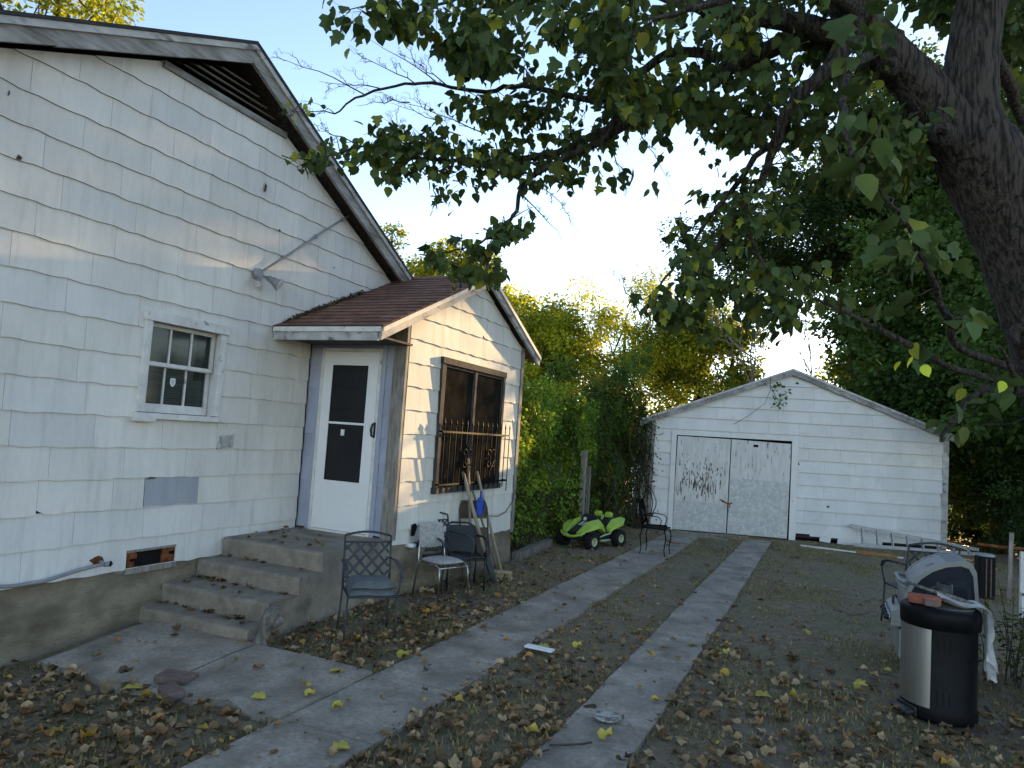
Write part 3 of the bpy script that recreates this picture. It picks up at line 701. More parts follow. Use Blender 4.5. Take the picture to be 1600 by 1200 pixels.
for k in range(4): out_ += [(fr[k], tz[k]-.03), (fr[k]+.02, tz[k])]+([(fr[k+1]+.0, tz[k])] if k < 3 else [(DY-.002, tz[3])])
out_ += [(DY-.002, -.15)]
s.poly([(xb, y, z) for y, z in out_]); s.poly([(xa, y, z) for y, z in out_][::-1])
s.build('step_flight', M['stepconc'], steps, True)
# satellite dish on the roof (only its foot and rim show)
dish = empty('satellite_dish', (-5.6, 2.55, roofz(2.55)+.02), 'grey satellite dish and white mast on the house roof', 'dish')
s = MB(); b = Vector((-5.6, 2.55, roofz(2.55))); s.tube([b, b+Vector((0, 0, .6))], .03, 10); s.obox(b+Vector((-.08, 0, .03)), b+Vector((.08, 0, .03)), .1, .02); s.build('mast', M['white'], dish, True)
s = MB(); s.lathe([(.0, 0), (.15, .012), (.26, .04), (.30, .055), (.302, .045), (.26, .028), (.0, -.012)], 24)
q = Vector((.4, .5, .55)).to_track_quat('Z', 'Y'); c = b+Vector((.02, .15, .48)); s.v = [tuple(q @ Vector(v)+c) for v in s.v]; s.build('reflector', M['greymetal'], dish, True)
# ---------------------------------------------------------------- garage
GA = rad(18); GO = Vector((-1.757, 15.455, 0)); GU = Vector((math.cos(GA), math.sin(GA), 0)); GN = Vector((math.sin(GA), -math.cos(GA), 0))
def fg(u, z, off=0.): return GO+GU*u+GN*off+Vector((0, 0, z+.010*(u+1.7)*min(1, z/1.4)))
def gpx(x, y, off=0.):
    r = Vector(ray(x, y)); o = GO+GN*off; t = GN.dot(o-Vector(C0))/GN.dot(r); q = Vector(C0)+r*t; return (q-GO).dot(GU), q.z
garage = empty('garage', GO, 'white detached garage with peeling double doors at end of driveway', 'garage')
UL, UR, UP = -1.70, 4.18, 1.09
GPZ, GEL = 3.46, 2.26
gsl = (GPZ-GEL)/(UP+1.95); gsr = (GPZ-2.24)/(4.32-UP)
def grz(u): return GPZ-(gsl*(UP-u) if u < UP else gsr*(u-UP))
hg = [(UL, .06), (UR, .06), (UR, grz(UR)-.06), (UP, GPZ-.06), (UL, grz(UL)-.06)]
DR = (-1.24, 1.22, -.1, 2.0)
mb = MB()
siding(mb, hg, [DR, (1.28, 1.56, -.2, .14)], .10, .2512, fg, .61, 0, .026, .004, 31, lambda u, z, rd: (lambda t: (t*.98, t*.99, t*1.01) if z < 1.5 else (t*.99, t*.985, t*.97))(rd.uniform(.94, 1.03)))
backing(mb, hg, [DR], fg)
for (u0, u1, z0) in ((1.75, 2.0, .02), (2.1, 2.6, .0), (2.6, 3.0, .03)):
    mb.poly([fg(u0, z0, .02), fg(u1-.04, z0-.02, .03), fg(u1, z0+.2, .015), fg(u0+.02, z0+.2, .015)], 0, .97)
mb.poly([fg(1.85, .12, .045), fg(2.0, .30, .03), fg(1.9, .32, .02), fg(1.78, .12, .03)], 0, 1.)
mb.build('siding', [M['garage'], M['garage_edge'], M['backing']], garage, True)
mb = MB(); D_ = -GN*6.2
for u in (UL, UR): mb.poly([fg(u, -.1), fg(u, grz(u)-.06), fg(u, grz(u)-.06)+D_, fg(u, -.1)+D_], 0)
mb.poly([fg(UL, -.1)+D_, fg(UR, -.1)+D_, fg(UR, grz(UR))+D_, fg(UP, GPZ)+D_, fg(UL, grz(UL))+D_])
mb.build('outer_walls', M['garage'], garage, True)
mb = MB(); mb.prism([fg(-1.6, -.1, -.2), fg(4.1, -.1, -.2), fg(4.1, 2.1, -.2), fg(-1.6, 2.1, -.2)], -GN*.02); mb.build('dark_room', M['darkvoid'], garage, True)
for u0, u1 in ((-1.98, UP), (UP, 4.36)):
    mb = MB(); mb.prism([fg(u0, grz(u0), .10), fg(u1, grz(u1), .10), fg(u1, grz(u1)+.03, .10), fg(u0, grz(u0)+.03, .10)], -GN*6.5); mb.build('roof', M['roofdark'], garage, True)
    mb = MB(); n = 10; rd = random.Random(8)
    for i in range(n):
        a = u0+(u1-u0)*i/n; b = u0+(u1-u0)*(i+1)/n; e = .002 if i in (0, n-1) else 0
        mb.prism([fg(a+e, grz(a)-.004, .06), fg(b-e, grz(b)-.004, .06), fg(b-e, grz(b)-.105-rd.uniform(0, .012), .06), fg(a+e, grz(a)-.105-rd.uniform(0, .012), .06)], GN*.03, 0, rd.uniform(.85, 1.2))
    mb.build('rake_board', M['rakewood'], garage, True)
mb = MB(); mb.prism([fg(-1.95, 0, .094)+Vector((0, 0, grz(-1.95)+.028)), fg(UP, grz(UP)+.028, .094), fg(UP, grz(UP)-.015, .094), fg(-1.95, 0, .094)+Vector((0, 0, grz(-1.95)-.015))], GN*.012); mb.build('rake_trim', M['trimgrey'], garage, True)
mb = MB(); mb.prism([fg(UP, GPZ+.028, .094), fg(4.33, grz(4.33)+.028, .094), fg(4.33, grz(4.33)-.015, .094), fg(UP, GPZ-.015, .094)], GN*.012); mb.build('rake_trim', M['trimgrey'], garage, True)
def gbox(mb, u0, u1, z0, z1, o0, o1, m=0, t=1.): mb.prism([fg(u0, z0, o0), fg(u1, z0, o0), fg(u1, z1, o0), fg(u0, z1, o0)], GN*(o1-o0), m, t)
mb = MB(); gbox(mb, UL-.02, UL+.05, .1, grz(UL)-.1, .018, .03); mb.build('corner_board', M['greywood'], garage, True)
mb = MB()
for k in range(8): gbox(mb, UR-.11+random.uniform(0, .03), UR+.02, .06+k*.265, .06+(k+1)*.265-.004, .018, .032, 0, random.uniform(.8, 1.1))
mb.build('corner_board', M['trimgrey'], garage, True)
mb = MB(); gbox(mb, -1.30, -1.20, .02, 2.06, .02, .045); gbox(mb, 1.14, 1.27, .0, 2.06, .02, .045); gbox(mb, -1.199, 1.139, 1.985, 2.06, .02, .044)
mb.build('door_frame', M['garage'], garage, True, .004)
for u0, u1, tilt, zt_, sheet in ((-1.175, -.09, -.02, 1.965, .62), (-.07, 1.125, -.018, 1.955, 1.14)):
    mb = MB()
    P = lambda u, z, o: fg(u+tilt*(1-z/2), z, o)
    zt2 = zt_-(.03 if u0 > -.5 else .01)
    mb.prism([P(u0, .03, .0), P(u1, .02 if u0 > -.5 else .03, .0), P(u1, zt2, .0), P(u0, zt_, .0)], GN*.03)
    d = mb.build('door', M['garagedoor'], garage, True)
    mb = MB(); mb.prism([P(u0+.01, .04, .032), P(u1-.01, .035, .032), P(u1-.01, sheet, .032), P(u0+.01, sheet+.02, .032)], GN*.006); mb.build('patch_sheet', M['garagepanel'], d, True)
    if u0 < -.5:
        rd = random.Random(5); mb = MB()
        for i in range(150):
            c_ = rd.gauss(0, .5); u = u0+.5+rd.gauss(0, .28); z = .98+rd.gauss(0, .17)+max(0, rd.gauss(0, .22))
            if not (u0+.02 < u < u1-.02 and .64 < z < 1.75): continue
            w_, h_ = rd.uniform(.004, .016), rd.uniform(.015, .07)*(1.5 if z < 1.05 else .8)
            mb.poly([P(u-w_, z-h_*.6, .0312), P(u+w_*.6, z-h_, .0312), P(u+w_, z+h_*.3, .0312), P(u, z+h_, .0312), P(u-w_*.7, z+h_*.4, .0312)], 0, rd.uniform(.6, 2.2))
        tag(mb.build('bare_wood', mat('exposed_dark_wood', (.09, .075, .065), .95, .4, 20, bump=.4), d, True), 'dark bare wood where white paint has flaked off', kind='stuff')
    else:
        mb = MB(); u, z = gpx(1181, 698, .03); mb.prism([fg(u-.05, z-.03, .031), fg(u+.05, z-.03, .031), fg(u+.05, z+.02, .031), fg(u-.05, z+.02, .031)], GN*.002); mb.build('hole', M['darkvoid'], d, True)
        mb = MB(); u, z = gpx(1138, 786, .05); mb.tube([fg(u-.16, z+.05, .04), fg(u-.08, z+.01, .055), fg(u, z-.02, .06), fg(u+.08, z-.0, .045)], .014, 7); mb.tube([fg(u, z-.02, .065), fg(u-.02, z-.08, .075), fg(u+.03, z-.09, .075), fg(u+.03, z-.02, .065)], .009, 6); mb.build('hasp', M['rust'], d, True)
for (px, py, w_, h_) in ((1245, 726, .06, .035), (1294, 793, .03, .02), (1347, 838, .06, .012), (1130, 800, .02, .02)):
    mb = MB(); u, z = gpx(px, py, .02); mb.poly([fg(u-w_, z-h_, .0185), fg(u+w_, z-h_, .0185), fg(u+w_*.6, z+h_*.5, .0185), fg(u-w_*.8, z+h_, .0185)])
    mb.build('siding_chip', M['backing'], garage, True)
# ---------------------------------------------------------------- chairs
def V(*a): return Vector(a)
def lattice_chair(loc, rz, label, cushions=0, w=.47, paint='ironblue', scl=(.85, .85, .92)):
    t = empty('lattice_chair', loc, label, 'chair', 'lattice-back iron chairs', rz); t.scale = scl; m = M[paint]; h = w/2
    zs, zt = .40, .86
    def by(z): return .20+.10*max(0, (z-zs)/(zt-zs))
    s = MB()
    for x in (-h, h): s.tube([V(x, by(zs), zs), V(x, by(.65), .65), V(x, by(zt), zt)], .011, 8)
    n = 10; s.tube([V(-h+2*h*i/n, by(zt)+.01, zt+.035*math.sin(math.pi*i/n)) for i in range(n+1)], .011, 8)
    s.tube([V(-h, by(.80), .80), V(h, by(.80), .80)], .008, 6); s.tube([V(-h, by(.45), .45), V(h, by(.45), .45)], .009, 6)
    s.build('back_frame', m, t)
    s = MB(); z0, z1, x0, x1 = .455, .795, -h+.015, h-.015; step = .125
    for sg in (-1, 1):
        c = -1.2
        while c < 1.2:
            pts = []
            for x in (x0, x1):
                z = z0+.17+sg*(x-c)
                if z0 <= z <= z1: pts.append((x, z))
            for z in (z0, z1):
                x = c+sg*(z-z0-.17)
                if x0 < x < x1: pts.append((x, z))
            if len(pts) >= 2 and abs(pts[0][0]-pts[1][0]) > .02:
                a, b = pts[0], pts[1]; o = .002*sg
                s.obox(V(a[0], by(a[1])+o, a[1]), V(b[0], by(b[1])+o, b[1]), .004, .024, up=(1, 0, sg*-1))
            c += step
    s.build('lattice', m, t)
    s = MB(); s.box(-h, h, -.23, .20, zs-.012, zs+.004); 
    for y in (-.23, .20): s.tube([V(-h, y, zs-.005), V(h, y, zs-.005)], .011, 7)
    s.build('seat', m, t)
    for x, sg in ((-h, -1), (h, 1)):
        s = MB(); s.tube([V(x, .20, zs), V(x*1.02, .22, .2), V(x*1.06, .27, 0)], .010, 7); s.build('leg', m, t)
        s = MB(); s.tube([V(x, -.22, zs+.02), V(x*1.02, -.225, .2), V(x*1.05, -.25, 0)], .010, 7); s.build('leg', m, t)
        s = MB(); x2 = x*1.12; pts = [V(x, by(.66), .66), V(x2, .12, .655), V(x2, -.08, .645), V(x2, -.20, .615), V(x2, -.235, .56), V(x*1.08, -.215, .47), V(x, -.215, zs)]
        s.tube(pts, .009, 7); wd = .036
        for a, b in zip(pts[1:4], pts[2:5]): s.obox(a+V(0, 0, .008), b+V(0, 0, .008), wd, .009)
        s.build('armrest', m, t)
    for k in range(cushions):
        s = MB(); n = 10; z0 = zs+.006+k*.058; vs = []
        def zz(u, v): return .052*(1-abs(u)**6)**.5*(1-abs(v)**6)**.5 if abs(u) < 1 and abs(v) < 1 else 0
        top = []; 
        for j in range(n+1):
            for i in range(n+1):
                u, v = -1+2*i/n, -1+2*j/n; top.append(V(u*(h-.006-.01*k)+.012*k, v*.215-.02+.014*k, z0+.004+zz(u, v)+.004*math.sin(u*4+k)*math.cos(v*3)))
        bot = [V(p.x, p.y, z0+.003-.002*(1 if 1 else 0)) for p in top]
        s.raw(top, [(j*(n+1)+i, j*(n+1)+i+1, (j+1)*(n+1)+i+1, (j+1)*(n+1)+i) for j in range(n) for i in range(n)], 0, 1., True)
        s.raw(bot, [((j+1)*(n+1)+i, (j+1)*(n+1)+i+1, j*(n+1)+i+1, j*(n+1)+i) for j in range(n) for i in range(n)], 0, 1.)
        s.build('cushion', M['cushion'], t)
    return t
lattice_chair((-3.47, 5.10, gh(-3.47, 5.1)), rad(44), 'dark iron lattice-back armchair with two stacked slate cushions beside the concrete steps', 2)
lattice_chair((-3.80, 7.02, 0), rad(70), 'bare lattice-back iron armchair against the porch wall behind the vinyl chair', 0)
q = gz(1437, 851, .88); lattice_chair((q.x, q.y, 0), rad(200), 'lattice-back iron chair with only its back showing behind the grill', 0, .5, 'ironblue', (1., 1., 1.05))
# padded vinyl chair
t = empty('vinyl_chair', (-3.66, 6.66, 0), 'chrome chair with worn speckled grey vinyl seat and back below the barred window', 'chair', None, rad(68)); t.scale = (.86, .86, .88)
def pad(s, cx, cy, cz, a, b, c, ux, uy, uz, n=12):
    ux, uy, uz = Vector(ux), Vector(uy), Vector(uz); vs = []
    for j in range(n+1):
        for i in range(n+1):
            u, v = -1+2*i/n, -1+2*j/n; r = (1-abs(u)**4)**.5*(1-abs(v)**4)**.5 if abs(u) < 1 and abs(v) < 1 else 0
            k = max(abs(u), abs(v)); l = math.hypot(u, v); f = (1 if l == 0 else k/l)*.30+.70
            vs.append((u*f, v*f, r))
    for sg in (1, -1):
        s.raw([V(cx, cy, cz)+ux*(a*u)+uy*(b*v)+uz*(c*r*sg) for u, v, r in vs], [(j*(n+1)+i, j*(n+1)+i+1, (j+1)*(n+1)+i+1, (j+1)*(n+1)+i)[::sg] for j in range(n) for i in range(n)], 0, 1., True)
s = MB(); pad(s, 0, -.02, .45, .215, .215, .032, (1,0,0), (0,1,0), (0,0,1)); s.build('seat', M['vinyl'], t)
s = MB(); pad(s, 0, .225, .72, .195, .15, .028, (1,0,0), (0,.16,1), (0,1,-.16)); s.build('backrest', M['vinyl'], t)
for x in (-.20, .20):
    s = MB(); s.tube([V(x*.85, .235, .76), V(x, .20, .50), V(x*1.02, .19, .42), V(x*1.08, .25, .0)], .0105, 8); s.build('leg', M['chrome'], t)
    s = MB(); s.tube([V(x*1.0, .19, .425), V(x*1.06, -.18, .425), V(x*1.08, -.235, .40), V(x*1.1, -.25, .34), V(x*1.15, -.27, 0)], .0105, 8); s.build('leg', M['chrome'], t)
for a_ in ([V(-.21, -.235, .40), V(.21, -.235, .40)], [V(-.2, .19, .41), V(.2, .19, .41)]):
    s = MB(); s.tube(a_, .009, 8); s.build('seat_rail', M['chrome'], t)
# black sling patio chair
t = empty('patio_chair', (-3.74, 7.30, 0), 'black patio armchair with a broad solid back in front of the brown folding chair', 'chair', None, rad(42)); t.scale = (.80, .80, .88)
m = M['black']; s = MB()
pts = [V(-.25, .22, .40), V(-.25, .27, .62), V(-.23, .30, .74), V(-.12, .31, .785), V(.12, .31, .785), V(.23, .30, .74), V(.25, .27, .62), V(.25, .22, .40)]
s.tube(pts, .013, 8); s.build('back_frame', m, t)
s = MB(); n = 8
P = lambda i, j: V(-.235+.47*i/n, .225+.075*j/n+.02*math.sin(math.pi*i/n), .42+.33*j/n)
for i in range(n):
    for j in range(n): s.poly([P(i, j), P(i+1, j), P(i+1, j+1), P(i, j+1)], 0, 1, True)
s.build('back_sling', M['toydark'], t)
s = MB()
for k in range(9): s.box(-.24, .24, -.24+k*.05, -.24+k*.05+.043, .395, .408)
s.tube([V(-.25, .22, .40), V(-.25, -.25, .41), V(.25, -.25, .41), V(.25, .22, .40)], .013, 8); s.build('seat', m, t)
for x in (-.26, .26):
    s = MB(); s.tube([V(x, -.24, .41), V(x*1.02, -.26, 0)], .013, 7); s.build('leg', m, t)
    s = MB(); s.tube([V(x, .20, .41), V(x*1.02, .27, 0)], .013, 7); s.build('leg', m, t)
    s = MB(); s.tube([V(x, .265, .62), V(x*1.08, .1, .64), V(x*1.08, -.16, .635), V(x*1.06, -.235, .58), V(x, -.245, .41)], .014, 7); s.build('armrest', m, t)
# brown metal folding chair leaning on the wall
t = empty('folding_chair', (-3.80, 7.74, 0), 'brown metal folding chair folded flat, leaning on the porch wall', 'chair', None, rad(56)); t.scale = (.85, .85, 1.02)
s = MB(); n = 10; pr = [(-.215, .70), (-.215, .82), (-.19, .88), (-.12, .905), (.12, .905), (.19, .88), (.215, .82), (.215, .70)]
s.prism([V(x, .13+.12*(z-.7), z) for x, z in pr], (0, .012, 0)); s.build('backrest', M['brownmetal'], t, bevel=.003)
s = MB()
for x in (-.225, .225): s.tube([V(x, -.10, 0), V(x, .06, .5), V(x, .145, .82), V(x*.85, .16, .895)], .011, 7)
s.tube([V(-.19, .16, .90), V(.19, .16, .90)], .011, 7); s.build('frame', M['brownmetal'], t)
s = MB(); s.prism([V(-.2, -.02, .22), V(.2, -.02, .22), V(.2, .06, .60), V(-.2, .06, .60)], (0, .02, 0)); s.build('seat', M['brownmetal'], t, bevel=.004)
# wrought iron chair at the end of the left strip
t = empty('iron_chair', (-2.46, 11.47, 0), 'slender wrought iron chair with scrolled top standing across the left concrete strip', 'chair', None, rad(90))
m = M['iron']; s = MB(); w_ = .19
for x in (-w_, w_): s.tube([V(x, .17, .44), V(x*.95, .21, .62), V(x*.86, .25, .80), V(x*.7, .27, .86), V(x*.55, .28, .855)], .009, 7)
s.tube([V(-.13, .262, .865), V(-.06, .27, .845), V(0, .27, .875), V(.06, .27, .845), V(.13, .262, .865)], .008, 6); s.tube([V(-w_, .18, .50), V(w_, .18, .50)], .007, 6)
s.build('back_frame', m, t)
s = MB()
for k in range(-3, 4): s.tube([V(k*.042, .185, .50), V(k*.05, .22, .66), V(k*.034, .268, .855)], .005, 5)
s.tube([V(-.17, .215, .64), V(.17, .215, .64)], .005, 5); s.build('back_slats', m, t)
s = MB(); s.box(-.2, .2, -.19, .18, .432, .438)
s.tube([V(-.2, -.19, .438), V(.2, -.19, .438), V(.2, .18, .438), V(-.2, .18, .438), V(-.2, -.19, .438)], .009, 6); s.build('seat', m, t)
for x in (-.195, .195):
    for y, sg in ((.17, 1), (-.18, -1)):
        s = MB(); s.tube([V(x, y, .435), V(x*1.06, y+sg*.03, .30), V(x*1.0, y+sg*.005, .12), V(x*1.06, y+sg*.025, .012), V(x*1.12, y+sg*.05, .004)], [.009, .009, .008, .008, .009], 6); s.build('leg', m, t)
    s = MB(); s.tube([V(x*.98, .205, .62), V(x*1.15, .08, .64), V(x*1.15, -.08, .625), V(x*1.1, -.13, .58), V(x*1.0, -.10, .44)], .008, 6); s.build('armrest', m, t)
# ---------------------------------------------------------------- garden tools against the porch wall
def pole(s, a, b, r, m=0, t=1.): s.tube([a, a.lerp(b, .5)+V(.004, 0, -.006), b], [r, r*1.05, r], 8, m, t)
def foot(px, py): q = gz(px, py); q.z = .012; return q
b = foot(770, 912); a = gx(723, 737, XP+.045)
t = empty('shovel', (b.x, b.y, 0), 'long-handled shovel with broad black blade leaning under the barred window', 'shovel')
s = MB(); d = (a-b).normalized(); s1 = b+d*.36; pole(s, s1, a, .021); s.build('handle', M['woodhandle'], t, True)
s = MB(); sd = d.cross(V(1, .2, .2)).normalized(); nn = sd.cross(d)
L = [(-.02, .42, .0), (-.09, .34, .01), (-.115, .2, .025), (-.10, .03, .02), (0, 0, .0)]; pl = [(-u, l, o) for u, l, o in L[:-1]][::-1]
ring = L+pl; mid = b+d*.2-nn*.03
for i in range(len(ring)-1):
    p, q_ = ring[i], ring[i+1]; s.poly([b+sd*p[0]+d*p[1]+nn*p[2], b+sd*q_[0]+d*q_[1]+nn*q_[2], mid], 0, 1, True)
s.poly([b+sd*.02+d*.42, b-sd*.02+d*.42, mid]); s.tube([b+d*.3, b+d*.46], .02, 8); s.build('blade', M['black'], t, True)
b = foot(784, 906); a = gx(745, 737, XP+.045)
t = empty('broom', (b.x, b.y, 0), 'wooden broom with pale straw head resting on the dirt, right of the shovel', 'broom')
s = MB(); pole(s, b+V(0, 0, .05), a, .018); s.build('handle', M['woodhandle'], t, True)
s = MB(); e = (gz(801, 913)-gz(779, 911)).normalized()
for k in range(60):
    o = e*random.uniform(-.14, .14); s.obox(b+o*.8+V(0, 0, .085), b+o+V(random.uniform(-.02, .03), random.uniform(-.05, .02), random.uniform(.0, .01)-.01), .007, .007, 0, random.uniform(.7, 1.2))
s.obox(b-e*.12+V(0, 0, .085), b+e*.12+V(0, 0, .085), .05, .03, 1); s.build('head', [M['straw'], M['woodhandle']], t, True)
b = foot(778, 897); a = gx(738, 765, XP+.045)
t = empty('rake', (b.x, b.y, 0), 'thin-handled garden rake standing between the shovel and the broom', 'rake')
s = MB(); pole(s, b, a, .014, 0, .8); s.build('handle', M['woodhandle'], t, True)
s = MB(); e = V(.35, .9, 0).normalized(); s.obox(b-e*.14+V(0, 0, .03), b+e*.14+V(0, 0, .03), .012, .02)
for k in range(9): o = e*(-.13+.0325*k); s.tube([b+o+V(0, 0, .03), b+o+V(.04, -.01, .0)], .004, 5)
s.build('rake_head', M['rust'], t, True)
b = gx(737, 905, XP+.22); b.z = 0; a = gx(731, 716, XP+.045)
t = empty('wooden_pole', (b.x, b.y, 0), 'plain grey wooden pole upright behind the black patio chair', 'pole')
s = MB(); pole(s, b, a, .016, 0, .75); s.build('shaft', M['woodhandle'], t, True)
# blue dustpan hung on the handles
c = gx(749, 788, XP+.20)
t = empty('dustpan', c, 'blue plastic dustpan hanging among the tool handles', 'dustpan', None, rad(-20)); t.scale = (.7, .7, .72)
s = MB(); pr = [(-.075, -.17), (-.085, 0), (-.06, .10), (-.022, .12), (.022, .12), (.06, .10), (.085, 0), (.075, -.17)]
s.prism([V(.01, x, z) for x, z in pr], (.006, 0, 0))
for x in (-1, 1): s.prism([V(.01, x*.075, -.17), V(.01, x*.085, 0), V(.045, x*.08, .0), V(.02, x*.075, -.17)], (0, .004*x, 0))
s.prism([V(.01, -.06, .08), V(.01, .06, .08), V(.055, .06, .06), V(.055, -.06, .06)], (0, 0, .006)); s.build('pan', M['blue'], t, bevel=.002)
s = MB(); s.tube([V(.015, 0, .11), V(.022, 0, .18), V(.018, 0, .23)], [.013, .016, .014], 8); s.build('handle', M['blue'], t)
# ---------------------------------------------------------------- ride-on toy car (front faces local -Y)
t = empty('toy_car', (-3.56, 11.62, 0), 'lime green ride-on toy buggy with black tyres parked by the vine hedge', 'toy car', None, rad(-17))
t.scale = (.97, .97, .88)
G_ = M['toygreen']
def loft(s, secs, m=0, t_=1.):
    k = len(secs[0]); vs = [p for q in secs for p in q]
    s.raw(vs, [(i*k+j, i*k+(j+1) % k, (i+1)*k+(j+1) % k, (i+1)*k+j) for i in range(len(secs)-1) for j in range(k)], m, t_)
    s.raw(secs[0], [tuple(range(k))[::-1]], m, t_); s.raw(secs[-1], [tuple(range(k))], m, t_)
s = MB(); loft(s, [[V(-.15, -.52, .16), V(.15, -.52, .16), V(.15, -.52, .24), V(-.15, -.52, .24)], [V(-.19, -.3, .12), V(.19, -.3, .12), V(.19, -.3, .26), V(-.19, -.3, .26)], [V(-.21, .3, .12), V(.21, .3, .12), V(.21, .3, .26), V(-.21, .3, .26)], [V(-.15, .5, .16), V(.15, .5, .16), V(.15, .5, .28), V(-.15, .5, .28)]])
s.build('chassis', M['toydark'], t, bevel=.01)
s = MB()   # hood: ridge between the fenders
loft(s, [[V(-.10, -.57, .27), V(.10, -.57, .27), V(.08, -.56, .31), V(-.08, -.56, .31)], [V(-.13, -.36, .26), V(.13, -.36, .26), V(.10, -.36, .40), V(-.10, -.36, .40)], [V(-.16, -.12, .26), V(.16, -.12, .26), V(.13, -.12, .47), V(-.13, -.12, .47)]])
hood = s.build('hood', M['toydark'], t, bevel=.008)
s = MB()
for sg in (-1, 1): s.prism([V(sg*.018, -.37, .403), V(sg*.045, -.35, .408), V(sg*.05, -.2, .453), V(sg*.022, -.2, .453)][::sg], (0, 0, .006))
s.build('hood_stripe', M['trimwhite'], hood)
for sg in (-1, 1):
    s = MB(); X = lambda *a: V(sg*a[0], a[1], a[2])
    secs = [[X(.09, -.60, .27), X(.20, -.585, .29), X(.20, -.58, .31), X(.10, -.585, .31)], [X(.11, -.46, .32), X(.31, -.45, .34), X(.30, -.44, .40), X(.12, -.45, .42)],
            [X(.13, -.30, .38), X(.34, -.28, .38), X(.32, -.28, .45), X(.15, -.30, .50)], [X(.16, -.14, .34), X(.30, -.12, .34), X(.29, -.10, .44), X(.19, -.10, .53)], [X(.17, .0, .27), X(.26, .02, .27), X(.26, .02, .33), X(.18, .0, .40)]]
    if sg < 0: secs = [q[::-1] for q in secs]
    loft(s, secs); s.build('front_fender', G_, t, bevel=.012)
    s = MB()
    secs = [[X(.17, .16, .28), X(.27, .16, .28), X(.27, .17, .34), X(.18, .17, .38)], [X(.16, .30, .34), X(.34, .30, .36), X(.33, .31, .43), X(.17, .31, .50)], [X(.14, .46, .38), X(.34, .47, .40), X(.33, .48, .47), X(.15, .48, .52)], [X(.16, .60, .48), X(.27, .62, .49), X(.26, .62, .52), X(.17, .61, .54)]]
    if sg < 0: secs = [q[::-1] for q in secs]
    loft(s, secs); s.build('rear_fender', G_, t, bevel=.012)
    s = MB(); s.tube([X(.24, -.1, .20), X(.27, .0, .24), X(.27, .14, .25), X(.25, .24, .30)], .016, 8); s.tube([X(.24, -.08, .13), X(.25, .2, .13)], .02, 8); s.build('side_rail', M['toyrim'], t)
    # seat: dark shell and green headrest
    s = MB(); secs = [[V(sg*.11-.085, .02, .26), V(sg*.11+.085, .02, .26), V(sg*.11+.085, .06, .32), V(sg*.11-.085, .06, .32)], [V(sg*.11-.085, .20, .26), V(sg*.11+.085, .20, .26), V(sg*.11+.085, .19, .34), V(sg*.11-.085, .19, .34)], [V(sg*.11-.08, .29, .36), V(sg*.11+.08, .29, .36), V(sg*.11+.08, .235, .38), V(sg*.11-.08, .235, .38)], [V(sg*.11-.065, .34, .54), V(sg*.11+.065, .34, .54), V(sg*.11+.065, .29, .55), V(sg*.11-.065, .29, .55)]]
    loft(s, secs); st = s.build('seat', M['toydark'], t, bevel=.015)
    s = MB(); loft(s, [[V(sg*.11-.06, .285, .53), V(sg*.11+.06, .285, .53), V(sg*.11+.06, .36, .53), V(sg*.11-.06, .36, .53)], [V(sg*.11-.065, .29, .59), V(sg*.11+.065, .29, .59), V(sg*.11+.065, .375, .60), V(sg*.11-.065, .375, .60)], [V(sg*.11-.045, .31, .625), V(sg*.11+.045, .31, .625), V(sg*.11+.045, .37, .63), V(sg*.11-.045, .37, .63)]]); s.build('headrest', G_, st, bevel=.012)
    s = MB(); s.tube([X(.05, -.60, .225), X(.11, -.585, .24), X(.18, -.55, .262)], .022, 8); s.build('headlight', M['toyrim'], t)
s = MB(); loft(s, [[V(-.17, -.13, .40), V(.17, -.13, .40), V(.17, -.09, .40), V(-.17, -.09, .40)], [V(-.15, -.10, .56), V(.15, -.10, .56), V(.15, -.06, .54), V(-.15, -.06, .54)], [V(-.10, -.075, .60), V(.10, -.075, .60), V(.10, -.05, .59), V(-.10, -.05, .59)]]); ds = s.build('dashboard', M['toydark'], t, bevel=.01)
s = MB(); s.prism([V(-.11, -.121, .47), V(-.05, -.121, .47), V(-.05, -.105, .53), V(-.11, -.105, .53)], (0, -.003, 0)); s.build('sticker', M['trimwhite'], ds)
s = MB(); c = V(.11, .0, .50); q = V(0, .8, .6).to_track_quat('Z', 'Y')
s.tube([c+q @ V(.075*math.cos(a), .075*math.sin(a), 0) for a in [i*2*math.pi/14 for i in range(15)]], .010, 6, cap=False); s.tube([c+q @ V(-.07, 0, 0), c+q @ V(.07, 0, 0)], .012, 6); s.tube([c, c+V(0, -.09, -.05)], .014, 6); s.build('steering_wheel', M['black'], t)
s = MB(); s.tube([V(-.24, -.56, .30), V(-.20, -.62, .27), V(-.1, -.66, .235), V(0, -.67, .225), V(.1, -.66, .235), V(.20, -.62, .27), V(.24, -.56, .30)], [.012, .02, .024, .026, .024, .02, .012], 8); s.build('bumper', G_, t)
s = MB(); secs = [[V(-.17, .33, .26), V(.17, .33, .26), V(.17, .33, .42), V(-.17, .33, .42)], [V(-.14, .50, .28), V(.14, .50, .28), V(.12, .50, .40), V(-.12, .50, .40)]]; loft(s, secs); s.build('rear_body', G_, t, bevel=.015)
